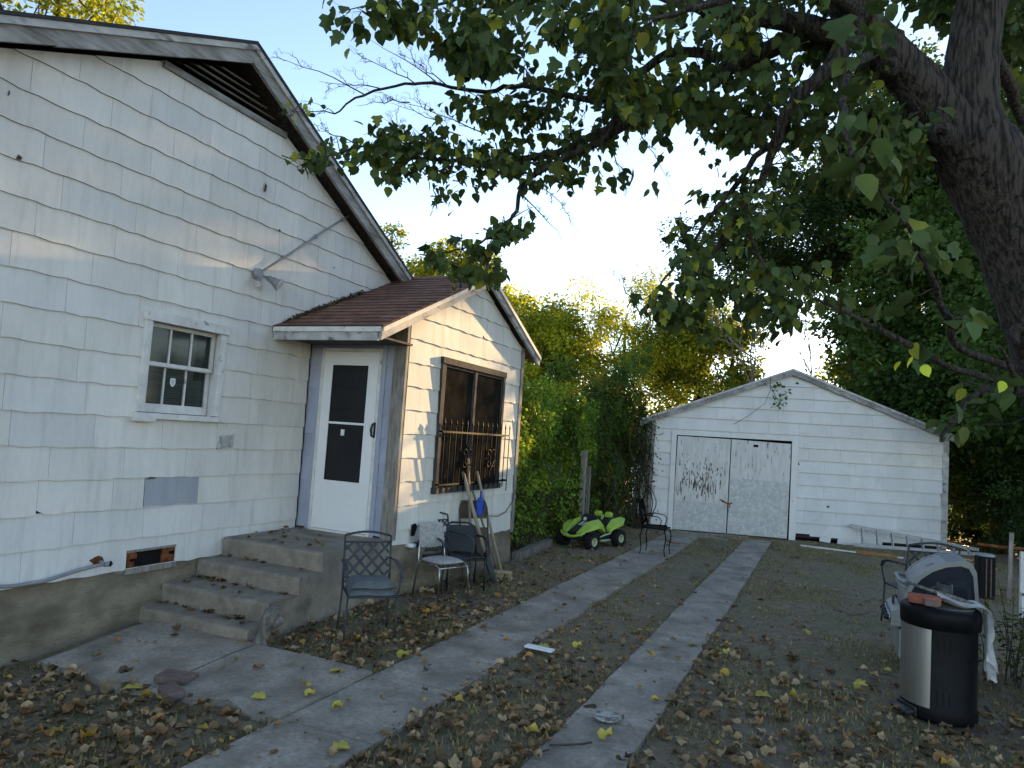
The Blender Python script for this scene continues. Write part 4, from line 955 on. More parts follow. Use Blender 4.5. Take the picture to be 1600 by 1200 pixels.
for x in (-.29, .29):
    for y, r in ((-.42, .145), (.40, .155)):
        sg = 1 if x > 0 else -1
        wt = bpy.data.objects.new('wheel', None); COL.objects.link(wt); wt.parent = t; wt.location = (x, y, r)
        s = MB(); prof = [(.075, .055), (.10, .068), (r-.015, .068), (r, .045), (r, -.045), (r-.015, -.068), (.10, -.068), (.075, -.055)]
        s.lathe(prof, 28); s.v = [(p[2], p[0], p[1]) for p in s.v]
        for i in range(22):
            a = 2*math.pi*i/22
            for k in (-1, 1):
                aa = a+.07*k; c = V(k*.032, math.cos(aa)*(r+.002), math.sin(aa)*(r+.002)); tt = V(0, -math.sin(aa), math.cos(aa))
                s.obox(c-tt*.011, c+tt*.011, .055, .014, up=(0, math.cos(aa), math.sin(aa)))
        s.build('tyre', M['blackmatte'], wt)
        s = MB(); s.lathe([(.0, .02), (.022, .03), (.025, .02)], 14); s.lathe([(.064, .03), (.078, .062), (.082, .05), (.078, .02)], 24)
        for i in range(6):
            a = 2*math.pi*i/6; s.obox(V(.015*math.cos(a), .015*math.sin(a), .022), V(.07*math.cos(a), .07*math.sin(a), .038), .022, .014, up=(0, 0, 1))
        s.v = [(p[2]*sg, p[0], p[1]) for p in s.v]; s.build('rim', M['toyrim'], wt)
        s = MB(); s.tube([V(-sg*.29, 0, 0), V(sg*.0, 0, 0)], .016, 8); s.tube([V(sg*.012, 0, 0), V(sg*.016, 0, 0)], .072, 20); s.build('axle', M['blackmatte'], wt)
# ---------------------------------------------------------------- trash can with things on its lid
TX, TY, TR, TH = .765, 5.93, .243, .765
t = empty('trash_can', (TX, TY, 0), 'round step trash can, black with a stainless wrap, junk piled on its lid', 'trash can')
s = MB(); s.lathe([(0, .012), (TR-.01, .012), (TR-.004, .03), (TR-.008, .09), (TR-.010, .10), (TR-.014, .105), (TR-.014, TH-.14)], 48); body = s.build('body', M['canblack'], t)
s = MB(); s.lathe([(TR-.012, TH-.142), (TR+.004, TH-.138), (TR+.008, TH-.05), (TR+.002, TH-.02), (TR-.02, TH-.003), (TR-.05, TH), (TR-.06, TH-.012), (0, TH-.012)], 48); s.build('lid', M['canblack'], t)
s = MB(); a0, a1 = rad(-232), rad(-109); r = TR-.004
s.lathe([(r, .10), (r, TH-.145)], 30, a0=a0, a1=a1); s.lathe([(r-.009, TH-.145), (r, TH-.145)], 30, a0=a0, a1=a1)
for a in (a0, a1): s.poly([V(r*math.cos(a), r*math.sin(a), .10), V(r*math.cos(a), r*math.sin(a), TH-.145), V((r-.012)*math.cos(a), (r-.012)*math.sin(a), TH-.145), V((r-.012)*math.cos(a), (r-.012)*math.sin(a), .10)])
s.build('steel_wrap', M['steel'], t)
s = MB()
for a_, z in [(rad(-99+9*k), zz_) for k in range(3) for zz_ in (.53, .18)]:
    c = V(math.cos(a_), math.sin(a_), 0)*(TR-.0135)+V(0, 0, z); s.obox(c-V(0, 0, .045), c+V(0, 0, .045), .008, .004, up=(math.cos(a_), math.sin(a_), 0))
s.build('vent_slot', M['darkvoid'], t)
s = MB(); a_ = rad(-150); d = V(math.cos(a_), math.sin(a_), 0); sd = V(-d.y, d.x, 0); s.obox(d*(TR-.02)+V(0, 0, .05), d*(TR+.055)+V(0, 0, .035), .17, .035); s.obox(d*(TR-.008)-sd*.1+V(0, 0, .05), d*(TR-.008)+sd*.1+V(0, 0, .05), .02, .07, up=(0, 0, 1)); s.build('pedal', M['black'], t, bevel=.012)
LZ = TH+.001
def top(px, py, z): q = gz(px, py, z); return q
def brick(name, loc, rz, size, m, label, group=None, dmg=.15, tilt=(0, 0)):
    s = MB(); a, b, c = size; rd = random.Random(int(abs(loc[0])*1000)); n = 4
    o = empty(name, loc, label, 'brick', group, rz); s.box(-a/2, a/2, -b/2, b/2, 0, c)
    s.v = [(p[0]*(1-rd.random()*dmg*.3), p[1]*(1-rd.random()*dmg*.4), p[2]*(1-rd.random()*dmg*.5 if p[2] > 0 else 1)) for p in s.v]
    ob = s.build('body', m, o, bevel=.006); o.rotation_euler = (tilt[0], tilt[1], rz)
    return o
q = top(1435, 944, LZ+.0); brick('brick', (TX-.11, TY-.09, LZ+.004), rad(-4), (.205, .095, .06), M['brick'], 'whole red brick lying on the trash can lid')
q = top(1455, 955, LZ); brick('brick', (q.x+.02, TY-.155, LZ+.004), rad(8), (.10, .07, .045), M['brickold'], 'broken pinkish brick end on the near rim of trash can lid', None, .5)
s = MB(); s.lathe([(0, .0), (.12, .0), (.17, .006), (.175, .010), (.165, .012), (.12, .006), (0, .006)], 32); pl = s.build('plate', mat('stained_plate_glaze', (.13, .13, .11), .6, .3, 12, bump=.1), None); pl.location = (TX+.03, TY-.02, LZ-.011)
tag(pl, 'flat stained grey dish on the trash can lid beneath the bricks', 'dish')
q = gy(1476, 928, TY+.12); t = empty('mug', (q.x, TY+.12, LZ), 'dark grey metal mug standing at the back of the trash can lid', 'mug')
s = MB(); s.lathe([(0, .003), (.046, .003), (.05, .01), (.05, .125), (.047, .127), (.045, .12), (.044, .012), (0, .012)], 24); s.tube([V(-.048, 0, .10), V(-.078, 0, .09), V(-.08, 0, .05), V(-.048, 0, .03)], .006, 6); s.build('cup', mat('tarnished_pewter', (.06, .062, .065), .55, .25, 12, bump=.1, metal=.4), t)
s = MB(); s.tube([V(-.043, .0, .122), V(0, .01, .127), V(.043, .0, .122)], .003, 5); s.build('bail', M['iron'], t)
a = gy(1415, 912, TY+.16); b = gy(1528, 957, TY-.02); a.z = max(a.z, LZ+.10); b.z = LZ+.02
s = MB(); s.tube([a, a.lerp(b, .35)+V(0, 0, .0), a.lerp(b, .7)+V(0, 0, .006), b], [.008, .012, .014, .013], 7, jit=.25); tag(s.build('stick', M['deadwood'], None), 'weathered stick lying across the bricks on the trash can', 'stick')
s = MB(); n = 16; k = 9; vs = []; rd = random.Random(6)
for j in range(n+1):
    f = j/n
    for i in range(k+1):
        g = i/k-.5
        if f < .3: p = V(TX-.02+.30*f/.3*.93, TY+.02+g*.30*(1-f), LZ+.03+.02*math.sin(g*9+f*6)+.02*math.cos(f*20))
        else:
            h_ = (f-.3)/.7; p = V(TX+.268+.035*math.sin(g*13+h_*5)*(.3+h_)+.03*h_, TY-.03+g*(.22-.15*h_)-.06*h_*h_, LZ+.025-.50*h_*(1-.5*abs(g-.1)-.12*math.sin(i*2.7)))
        vs.append(p+V(rd.gauss(0, .004), rd.gauss(0, .004), rd.gauss(0, .004)))
s.raw(vs, [(j*(k+1)+i, j*(k+1)+i+1, (j+1)*(k+1)+i+1, (j+1)*(k+1)+i) for j in range(n) for i in range(k)], 0, 1., True)
rag = s.build('rag', M['cloth'], None); sf = rag.modifiers.new('thick', 'SOLIDIFY'); sf.thickness = .004; ss = rag.modifiers.new('sub', 'SUBSURF'); ss.levels = 1; ss.render_levels = 1
tag(rag, 'pale torn rag draped over the right edge of the trash can', 'rag')
# ---------------------------------------------------------------- gas grill
GYN = 6.92; GD = .62
prof = [gy(x, y, GYN) for x, y in ((1411, 950), (1414, 932), (1424, 914), (1437, 900), (1457, 887), (1480, 879.5), (1505, 877.5), (1519, 882), (1526, 896), (1530, 952))]
bz = prof[0].z; gx0_, gx1_ = prof[0].x, prof[-1].x
t = empty('gas_grill', ((gx0_+gx1_)/2, GYN+GD/2, 0), 'old gas grill with domed silver hood behind the trash can', 'grill')
s = MB(); n = len(prof)
for a, b in zip(prof, prof[1:]):
    for y0, y1, o, m_, tt in ((0, .05, .004, 0, 1.06), (.05, .062, -.004, 0, .35), (.062, GD-.06, 0, 0, 1.), (GD-.06, GD, .004, 0, 1.05)):
        c = V((gx0_+gx1_)/2, GYN, bz); A = a+(a-c).normalized()*o; B_ = b+(b-c).normalized()*o
        s.poly([A+V(0, y0, 0), A+V(0, y1, 0), B_+V(0, y1, 0), B_+V(0, y0, 0)], m_, tt, True)
    c = V((gx0_+gx1_)/2, 0, bz); A = a+(a-V(c.x, a.y, bz)).normalized()*.004; B_ = b+(b-V(c.x, b.y, bz)).normalized()*.004
    s.poly([A, B_, B_+V(0, 0, 0)*.9+(V(c.x, GYN, bz)-B_)*.10, A+(V(c.x, GYN, bz)-A)*.10], 0, 1.)
hood = s.build('hood', M['silver'], t, True)
cc = V((gx0_+gx1_)/2, GYN, bz)
s = MB(); rs = [cc+(p-cc)*.905+V(0, .012, 0) for p in prof]; s.poly(rs)
r2 = [cc+V((p.x-cc.x)*.72+.03, -.002, (p.z-cc.z)*.66) for p in prof]; r3 = [cc+V((p.x-cc.x)*.6+.035, -.02, (p.z-cc.z)*.52) for p in prof]
for i in range(n-1): s.poly([r2[i], r2[i+1], r3[i+1], r3[i]], 0, 1.1); 
s.poly(r3, 0, .8); s.build('hood_end', M['hoodend'], hood, True)
s = MB(); s.poly([p+V(0, GD-.03, 0) for p in rs][::-1]); s.build('hood_back', M['hoodend'], hood, True)
s = MB(); h0 = prof[2]; s.tube([h0+V(.0, .09, .0), h0+V(-.055, .085, .015), h0+V(-.075, .12, .012), h0+V(-.075, .5, .012), h0+V(-.055, .535, .015), h0+V(0, .53, 0)], .017, 8); s.tube([h0+V(.01, .09, -.05), h0+V(-.05, .085, -.035), h0+V(-.07, .12, -.03), h0+V(-.07, .5, -.03), h0+V(0, .53, -.05)], .012, 8); s.build('handle', M['silver'], hood, True)
s = MB(); e = prof[4].lerp(prof[5], .3)+V(0, .10, .004); e = gy(1453, 884, GYN+.12); e = min(((a.lerp(b, f), (b-a)) for a, b in zip(prof[2:], prof[3:]) for f in (0, .25, .5, .75)), key=lambda q: abs(q[0].x-e.x))
tv = e[1].normalized(); nv = V(-tv.z, 0, tv.x); c = e[0]+nv*.004+V(0, .18, 0)
s.tube([c+tv*.035*math.cos(a)+V(0, 1, 0)*.03*math.sin(a) for a in [i*2*math.pi/16 for i in range(17)]], .004, 5, cap=False); s.obox(c-tv*.02, c+tv*.02, .012, .004, up=tuple(nv)); s.build('emblem', M['greymetal'], hood, True)
s = MB(); s.box(gx0_-.01, gx1_+.005, GYN+.02, GYN+GD-.02, bz-.17, bz-.004); fire = s.build('firebox', M['black'], t, True, .01)
s = MB(); s.prism([V(gx0_-.012, GYN+.02, bz-.0), V(gx0_-.085, GYN+.02, bz-.05), V(gx0_-.085, GYN+.02, bz-.16), V(gx0_-.012, GYN+.02, bz-.16)], (0, GD-.04, 0)); cp = s.build('control_panel', M['silver'], t, True, .006)
for k in range(4):
    c = V(gx0_-.086, GYN+.09+k*.145, bz-.105); s = MB(); s.tube([c, c+V(-.012, 0, -.0)], .034, 16, 1); s.tube([c+V(-.012, 0, 0), c+V(-.045, 0, .004)], [.028, .023], 14); s.obox(c+V(-.046, -.022, 0), c+V(-.046, .022, 0), .012, .012); s.build('knob', [M['black'], M['chrome']], cp, True)
s = MB(); s.box(gx0_+.01, gx1_-.0, GYN+.04, GYN+GD-.04, .08, bz-.171); s.build('cabinet', M['black'], t, True, .006)
for k in range(2):
    s = MB(); s.box(gx0_-.02, gx0_+.009, GYN+.045+k*.268, GYN+.305+k*.268, .10, bz-.19); dd = s.build('door', M['greymetal'], t, True, .005)
    s = MB(); yy = GYN+.27+k*.08; s.tube([V(gx0_-.02, yy, .35), V(gx0_-.05, yy, .36), V(gx0_-.05, yy, .56), V(gx0_-.02, yy, .57)], .008, 7); s.build('handle', M['black'], dd, True)
for x in (gx0_+.06, gx1_-.06):
    for y in (GYN+.08, GYN+GD-.08):
        s = MB(); s.lathe([(0, -.03), (.035, -.03), (.04, -.02), (.04, .02), (.035, .03), (0, .03)], 14); s.v = [(p[0]*.9+x, p[2]*.6+y, p[1]*1+.04) for p in s.v]; s.build('caster', M['blackmatte'], t, True)
# ---------------------------------------------------------------- things by the garage and at the right edge
c = gz(1538, 935); t = empty('speaker_box', (c.x, c.y, 0), 'tall narrow black cabinet with grey rounded top, beyond the grill', 'cabinet', None, rad(8))
tz_ = gy(1540, 866, c.y).z; s = MB(); s.box(-.10, .10, -.10, .10, 0, tz_-.02); s.build('box', M['canblack'], t, bevel=.02)
s = MB(); s.lathe([(.115, tz_-.022), (.115, tz_-.005), (.10, tz_+.008), (0, tz_+.012)], 20); s.build('top', M['greymetal'], t)
s = MB()
for x in (-.02, .035): s.box(x, x+.012, -.106, -.1, .03, tz_-.05)
s.build('stripe', M['brickold'], t)
# ladder lying on its edge against the garage
lz = .02
t = empty('ladder', fg(2.9, 0, .3), 'dull aluminium stepladder lying on its side against the garage wall', 'ladder')
ua, za = gpx(1330, 822, .22); ub, zb_ = gpx(1530, 867, .22); zb_ = max(zb_, .12); za = max(za, .40)
def lp(u, z, o): return fg(u, 0, o)+V(0, 0, z)
def railz(u): return za+(zb_-za)*(u-ua)/(ub-ua)
s = MB(); s.obox(lp(ua, za, .18), lp(ub, zb_, .20), .028, .065); s.build('rail', M['alu'], t, True)
s = MB(); s.obox(lp(ua+.02, .035, .30), lp(ub, .035, .22), .028, .065); s.build('rail', M['alu'], t, True)
k = 0; u = gpx(1347, 840, .22)[0]
while u < ub-.1:
    s = MB(); s.obox(lp(u, .04, .27), lp(u, railz(u), .20), .075, .022, up=(GU.x, GU.y, 0)); s.build('step', M['alu'], t, True)
    s = MB(); s.obox(lp(u-.20, railz(u-.2)-.0, .19), lp(u-.01, railz(u)*.72, .21), .012, .02); s.build('brace', M['alu'], t, True)
    u += .285
s = MB(); s.obox(lp(ua-.22, .03, .36), lp(ua+.1, .05, .33), .03, .02); s.build('spreader', M['alu'], t, True)
def board(name, p0, p1, w_, h_, m, label, cat='board', grp=None):
    s = MB(); n = 5
    for i in range(n):
        a, b = p0.lerp(p1, i/n), p0.lerp(p1, (i+1)/n); s.obox(a, b, w_, h_*(1+.05*(i % 2)), 0, 1+.06*((i*7) % 3-1))
    return tag(s.build(name, m, None), label, cat, grp)
g0 = gz(1250, 852, .02); g1 = gz(1412, 872, .02); board('board', g0, g1, .07, .022, M['trimwhite'], 'long narrow whitish board lying on the ground along the garage')
g0 = gz(1338, 862, .03); g1 = gz(1402, 870, .03); board('board', g0, g1, .10, .06, M['plank'], 'short orange-brown plank lying below the ladder')
# right edge: rail, stake, white post
g0 = gy(1527, 850, 11.8); g1 = gy(1600, 858, 11.8); s = MB(); s.tube([g0, g0.lerp(g1, .5)+V(0, 0, -.008), g1, g1+(g1-g0)*.6], .022, 8); t = tag(s.build('rail', M['rust'], None), 'thin reddish rail in front of the dark bushes', 'rail')
g0 = gy(1578, 832, 11.7); s = MB(); s.obox(V(g0.x, 11.7, 0), V(g0.x+.02, 11.7, g0.z), .05, .025, up=(0, 1, 0)); tag(s.build('stake', M['greywood'], None), 'grey wooden stake crossing the reddish rail', 'stake')
c = gz(1597, 968); zt_ = gy(1597, 862, c.y).z; s = MB(); s.box(c.x-.03, c.x+.07, c.y-.03, c.y+.03, -.02, zt_); wp = s.build('post', M['trimwhite'], None, bevel=.006); tag(wp, 'white peeling post at the right edge of the yard', 'post')
# fence post near the hedge and edging timber
FPX = gy(911, 760, 12.5); t_top = gy(909, 704, 12.5).z
s = MB(); s.obox(V(FPX.x, 12.5, -.05), V(FPX.x-.01, 12.5, t_top), .095, .095, up=(0, 1, 0)); tag(s.build('fence_post', M['greywood'], None, bevel=.006), 'square weathered wooden post in front of the vine hedge', 'post')
p2 = gy(916, 728, 12.57).z; s = MB(); s.obox(V(FPX.x+.085, 12.57, -.05), V(FPX.x+.08, 12.57, p2), .05, .06, up=(0, 1, 0)); tag(s.build('fence_stake', M['deadwood'], None), 'shorter grey stake touching the back of the wooden post', 'stake')
board('edging_timber', V(-3.93, 9.3, .06), V(-4.08, 11.0, .05), .11, .12, M['deadwood'], 'dark edging timber on the ground at the foot of the hedge', 'timber')
# chain link fence behind the vines
t = empty('chain_link_fence', (-4.45, 9.5, 0), 'rusty chain-link fence mostly buried in the vine hedge', 'fence')
s = MB(); y0, y1, zt_ = 9.4, 15.2, 1.25; pitch = .11
k = -zt_
while k < y1-y0:
    for sg in (1, -1):
        a, b = (k, 0), (k+zt_, zt_)
        if a[0] < 0: a = (0, -k)
        if b[0] > y1-y0: b = (y1-y0, y1-y0-k)
        f = lambda q: V(-4.40, (y0+q[0]) if sg > 0 else (y1-q[0]), q[1]+.02)
        s.obox(f(a), f(b), .004, .004)
    k += pitch
s.build('mesh', M['wire'], t, True)
s = MB(); s.tube([V(-4.40, y0, zt_+.02), V(-4.40, y1, zt_+.02)], .02, 8); s.build('top_rail', M['wire'], t, True)
for y in (9.42, 12.2, 15.1):
    s = MB(); s.tube([V(-4.42, y, -.02), V(-4.42, y, zt_+.06)], .028, 8); s.build('post', M['wire'], t, True)
# log leaning on the bottom step
b = gz(406, 1010); b.z = gh(b.x, b.y); tp = at(426, 952, (Vector(R.T[2]) if False else Vector((R @ np.array([0, 0, 1.])))).dot(b-Vector(C0))-.0)
t = empty('log', b, 'short silvery dead log with a broken knot propped beside the bottom step', 'log')
s = MB(); ax = tp-b; nseg = 10
s.tube([b+ax*(i/nseg)*1.0+V(.006*math.sin(i*1.7), .005*math.cos(i*2.1), 0) for i in range(nseg+1)], [.056+.008*math.cos(i*.9)+(.008 if i in (0, nseg) else 0) for i in range(nseg+1)], 18, jit=.16); s.build('trunk', M['deadwood'], t, True)
s = MB(); k0 = b+ax*.55; s.tube([k0, k0+V(.06, .02, .025), k0+V(.10, .025, .06), k0+V(.12, .02, .065)], [.04, .036, .04, .015], 12, jit=.3); s.build('knot', M['deadwood'], t, True)
# loose bits on the ground
q = gz(277, 1047, .05); brick('paver', (q.x, q.y, gh(q.x, q.y)+.034), rad(20), (.24, .17, .045), M['brickold'], 'faded paver lying on the walkway slab edge, far one of two', None, .3, (rad(2), rad(3)))
q = gz(268, 1071, .04); brick('paver', (q.x, q.y+.01, gh(q.x, q.y)+.032), rad(-24), (.23, .11, .05), M['brickold'], 'narrow paver tipped off the walkway slab, near one of two', None, .3, (rad(6), rad(-4)))
a, b = gz(822, 1009, .035), gz(864, 1018, .035); s = MB(); s.obox(a, b, .075, .006); d = (b-a).normalized(); sd = V(-d.y, d.x, 0)
for k in (-1, 0, 1): s.obox(a+sd*.03*k+V(0, 0, .007), b+sd*.03*k+V(0, 0, .007), .008, .010)
tag(s.build('plastic_strip', M['white'], None), 'ribbed white plastic strip on the inner edge of the left driveway strip', 'strip')
q = gz(949, 1122, .03); s = MB(); s.lathe([(0, .0), (.075, .0), (.088, .012), (.085, .018), (.07, .010), (0, .012)], 28); dsc = s.build('lid', mat('dirty_white_disc', (.40, .39, .34), .7, .25, 10, bump=.2, stain=(.16, .14, .11), sscale=12, slo=.5, shi=.6), None); dsc.location = (q.x, q.y, .028); tag(dsc, 'dirty white plastic lid on the right concrete strip', 'lid')
def twig(name, pts, r, label, m='twig'):
    s = MB(); P = [gz(x, y, .0) for x, y in pts]
    for p in P: p.z = (.036 if on_slab(p.x, p.y) else gheight(p.x, p.y)+.012)
    s.tube(P, [r*(1-.4*i/len(P)) for i in range(len(P))], 6, jit=.3)
    return tag(s.build(name, M[m], None), label, 'stick')
twig('stick', ((858, 1175), (885, 1174), (908, 1173), (924, 1170)), .007, 'thin dark twig lying across the right concrete strip nearest the camera')
twig('stick', ((840, 1192), (848, 1184), (857, 1182)), .006, 'tiny forked twig at the left edge of right concrete strip')
twig('stick', ((928, 1128), (950, 1132), (974, 1131)), .006, 'dark twig beside the dirty white lid')
twig('stick', ((655, 947), (672, 952), (692, 957)), .009, 'dark stick on the dirt before the vinyl chair')
twig('stick', ((712, 958), (730, 949), (745, 940)), .007, 'pale slanting stick in the leaves right of the vinyl chair', 'barepale')
twig('stick', ((1042, 848), (1052, 851), (1062, 853)), .014, 'pale scrap of wood on the far end of left concrete strip', 'plank')
twig('stick', ((1326, 963), (1344, 961), (1362, 956)), .009, 'short brown stick on the bare soil left of the grill', 'barepale')
twig('stick', ((1540, 1105), (1556, 1122), (1572, 1140)), .010, 'pale bent stick on the ground right of the trash can', 'barepale')
# ---------------------------------------------------------------- leaves
LEAF_V = np.array([(0,0,0),(-.27,.10,.05),(-.39,.36,.08),(-.26,.70,.05),(0,1.,-.10),(.26,.70,.05),(.39,.36,.08),(.27,.10,.05),(0,.36,0),(0,.70,-.02)], float)
LEAF_F = [(0,8,2,1),(8,9,3,2),(9,4,3),(0,7,6,8),(8,6,5,9),(9,5,4)]
LOBE_V = np.array([(0,0,0),(-.30,.02,.05),(-.46,.30,.10),(-.30,.42,.05),(-.40,.72,.08),(-.16,.74,.02),(0,1.05,-.12),(.18,.76,.02),(.38,.66,.08),(.26,.44,.05),(.48,.26,.10),(.28,.0,.05),(0,.34,0),(0,.70,-.02)], float)
LOBE_F = [(0,12,2,1),(12,3,2),(12,13,5,3),(3,5,4),(13,6,5),(0,11,10,12),(12,10,9),(12,9,7,13),(9,8,7),(13,7,6)]
RH_V = np.array([(0,0,0),(-.30,.45,.08),(0,1,-.04),(.30,.45,.08)], float); RH_F = [(0,2,1),(0,3,2)]
DRY1_V = np.array([(0,0,.06),(-.30,.10,.24),(-.36,.50,.34),(-.24,.78,.12),(-.04,1.,.40),(.26,.84,.05),(.34,.38,.36),(.28,.16,.02),(0,.36,.0),(.06,.70,.04)], float)
DRY2_V = np.array([(0,0,.16),(-.24,.16,.02),(-.26,.5,.34),(-.16,.8,.26),(.05,.95,.12),(.20,.74,.02),(.24,.40,.24),(.2,.1,.20),(0,.36,.03),(.02,.70,.06)], float)
def frames(d, n):
    d = d/np.linalg.norm(d, axis=1, keepdims=True); x = np.cross(d, n); l = np.linalg.norm(x, axis=1, keepdims=True); l[l < 1e-6] = 1; x /= l
    return x, d, np.cross(x, d)
def leafmesh(name, P, D, Nn, S, T, m, tv, tf, parent=None, wid=1.):
    P = np.asarray(P, float); D = np.asarray(D, float); Nn = np.asarray(Nn, float); S = np.asarray(S, float).reshape(-1, 1, 1); T = np.asarray(T, np.float32)
    X, Y, Z = frames(D, Nn)
    v = P[:, None, :] + S*(tv[None, :, 0:1]*wid*X[:, None, :] + tv[None, :, 1:2]*Y[:, None, :] + tv[None, :, 2:3]*Z[:, None, :])
    if parent is not None: v = v-np.array(parent.location)
    n = len(P); k = len(tv)
    lens = np.tile(np.array([len(f) for f in tf], np.int32), n); flat = np.array([i for f in tf for i in f], np.int32)
    loops = (flat[None, :]+np.arange(n, dtype=np.int32)[:, None]*k).ravel()
    me = bpy.data.meshes.new(name); me.vertices.add(n*k); me.vertices.foreach_set('co', v.ravel())
    me.loops.add(len(loops)); me.loops.foreach_set('vertex_index', loops)
    me.polygons.add(len(lens)); st = np.concatenate([[0], np.cumsum(lens)[:-1]]).astype(np.int32); me.polygons.foreach_set('loop_start', st); me.polygons.foreach_set('loop_total', lens)
    me.update(calc_edges=True); me.materials.append(m)
    c = np.ones((n, 4), np.float32); c[:, :3] = T if T.ndim == 2 else T[:, None]
    a = me.color_attributes.new('tone', 'FLOAT_COLOR', 'CORNER'); a.data.foreach_set('color', np.repeat(c, len(flat), axis=0).ravel())
    o = bpy.data.objects.new(name, me); COL.objects.link(o)
    if parent is not None: o.parent = parent
    return o
def rnd(n): 
    a = rng.normal(size=(n, 3)); return a/np.linalg.norm(a, axis=1, keepdims=True)
# ---------------------------------------------------------------- fallen leaves and grass
def density(x, y):
    if on_slab(x, y, -.01): return .035 if -5 < x < -2.2 and y < 9 else .02
    d = .10+.9*sm(8.5, 3.5, y)
    if -3.95 < x < -2.85: d = .45+.75*sm(9, 4.5, y)*(.5+.5*sm(-3.6, -3.0, x))
    if y > 9: d *= .5
    if -2.21 < x < -1.41: d *= .75+.45*sm(.25, .05, min(x+2.21, -1.41-x))
    if -.93 < x: d *= (.35+.65*sm(-.93+1.8, -.93, x)) if y > 6.2 else 1.
    if x < -2.8 and y < 3.45: d = .62
    return d*(.45+.55*(.5+.5*nz(x*1.3, y*1.3, 3.)))
def infoot(x, y):
    return x < -5.2 or (x < -4.03 and 4.3 < y < 9.3) or ((x-TX)**2+(y-TY)**2 < .27**2)
for var, (tv, cnt) in enumerate(((DRY1_V, 5600), (DRY2_V, 5600))):
    P, D, Nn, S, T = [], [], [], [], []
    tries = 0
    while len(P) < cnt and tries < cnt*40:
        tries += 1
        y = 2.0+13*random.random()**1.7; x = random.uniform(-5.3, 4.5)
        if infoot(x, y) or random.random() > density(x, y): continue
        if on_slab(x, y) : z = .034 if x > -2.9 else gh(x, y)+.045
        else: z = gheight(x, y)+random.uniform(.004, .03)
        a = random.uniform(0, 6.28); P.append((x, y, z)); D.append((math.cos(a), math.sin(a), random.uniform(-.12, .30))); Nn.append((random.gauss(0, .3), random.gauss(0, .3), random.choice((1, 1, 1, -1))))
        S.append(random.choice((.03, .04, .05, .06, .07, .085, .10))*random.uniform(.8, 1.1)*(1 if y < 8 else .85))
        r = random.random()
        kk = random.uniform(.75, 1.2); T.append(tuple(kk*c for c in ((1.0, .92, .80) if r < .30 else (.60, .54, .48) if r < .55 else (1.35, 1.30, 1.2) if r < .70 else (1.1, .78, .52) if r < .83 else (.36, .32, .29) if r < .975 else (1.5, 1.4, .5))))
    tag(leafmesh('leaf_litter', P, D, Nn, S, T, M['dryleaf'], tv, LEAF_F), ('curled tan and brown dry leaves strewn over the yard', 'rolled pale dry leaves strewn over the yard')[var], 'leaf litter', kind='stuff')
# small twigs and crumbs of litter
P, D, Nn, S, T = [], [], [], [], []
for i in range(16000):
    y = 2.2+12*random.random()**1.6; x = random.uniform(-5.2, 4.)
    if infoot(x, y) or (on_slab(x, y) and random.random() > .12): continue
    a = random.uniform(0, 6.28); P.append((x, y, (.026 if on_slab(x, y) else gheight(x, y)+.004))); D.append((math.cos(a), math.sin(a), random.uniform(-.05, .15))); Nn.append((random.gauss(0, .4), random.gauss(0, .4), 1)); S.append(random.uniform(.012, .04)); k = random.uniform(.25, 1.3); T.append((k, k*.93, k*.82))
tag(leafmesh('leaf_crumbs', P, D, Nn, S, T, M['dryleaf'], RH_V, RH_F, wid=.7), 'crumbs of broken dry leaf scattered on soil and concrete', 'leaf litter', kind='stuff')
# debris on the steps
P, D, Nn, S, T = [], [], [], [], []
for i in range(60):
    k = random.choice((0, 0, 1, 1, 2, 3, 3)); ye = fr[k+1] if k < 3 else DY
    x = xa+random.random()**1.4*(xb-xa)*.9; y = random.uniform(fr[k]+.08, ye-.02)
    if k < 3 and random.random() < .6: y = ye-random.uniform(.02, .07)
    a = random.uniform(0, 6.28); P.append((x, y, tz[k]+.006)); D.append((math.cos(a), math.sin(a), .1)); Nn.append((0, .1, 1)); S.append(random.uniform(.03, .085)); k = random.uniform(.3, 1.); T.append((k, k*.85, k*.7))
tag(leafmesh('step_leaves', P, D, Nn, S, T, M['dryleaf'], DRY1_V, LEAF_F), 'small brown leaves gathered on the concrete steps', 'leaf litter', kind='stuff')
# single yellow leaves one can point at
yl = bpy.data.meshes.new('yellow_leaf')
SPOTS = [((225,1058),.13,1),((240,1075),.09,0),((415,1088),.09,1),((518,1105),.08,1),((533,1050),.1,1),((475,1088),.07,1),((545,1166),.11,1),((620,1027),.1,2),((858,1010),.1,1),((872,985),.08,0),((945,975),.1,0),((936,1155),.1,1),((1085,1005),.1,2),((1132,1022),.08,1),((1258,990),.09,1),((1255,1092),.14,1),((1335,1068),.1,1),((1352,1082),.11,1),((1380,1044),.08,1),((1378,1034),.07,1),((1590,1125),.14,1),((140,1135),.12,0),((1180,1085),.11,2),((895,1012),.09,1)]
HUE = {0: (.85, .55, .35), 1: (1., .98, .9), 2: (.75, .72, .6)}
for i, ((px, py), sz, h) in enumerate(SPOTS):
    q = gz(px, py, .03); x, y = q.x, q.y; on = on_slab(x, y)
    z = (.028 if x > -2.9 else gh(x, y)+.04) if on else gheight(x, y)+.03
    a = random.uniform(0, 6.28)
    o = leafmesh('yellow_leaf', [(0, 0, 0)], [(math.cos(a), math.sin(a), .12)], [(random.gauss(0, .15), random.gauss(0, .15)-.15, 1)], [sz], [HUE[h]], M['freshleaf'], DRY1_V if i % 2 else LOBE_V, LEAF_F if i % 2 else LOBE_F)
    o.location = (x, y, z+.004)
    if on: tag(o, 'single yellow fallen leaf lying on bare grey concrete', 'leaf', 'yellow leaves on concrete')
    else: tag(o, 'bright yellow fallen leaf among the brown leaves on soil', 'leaf', 'yellow leaves on soil')
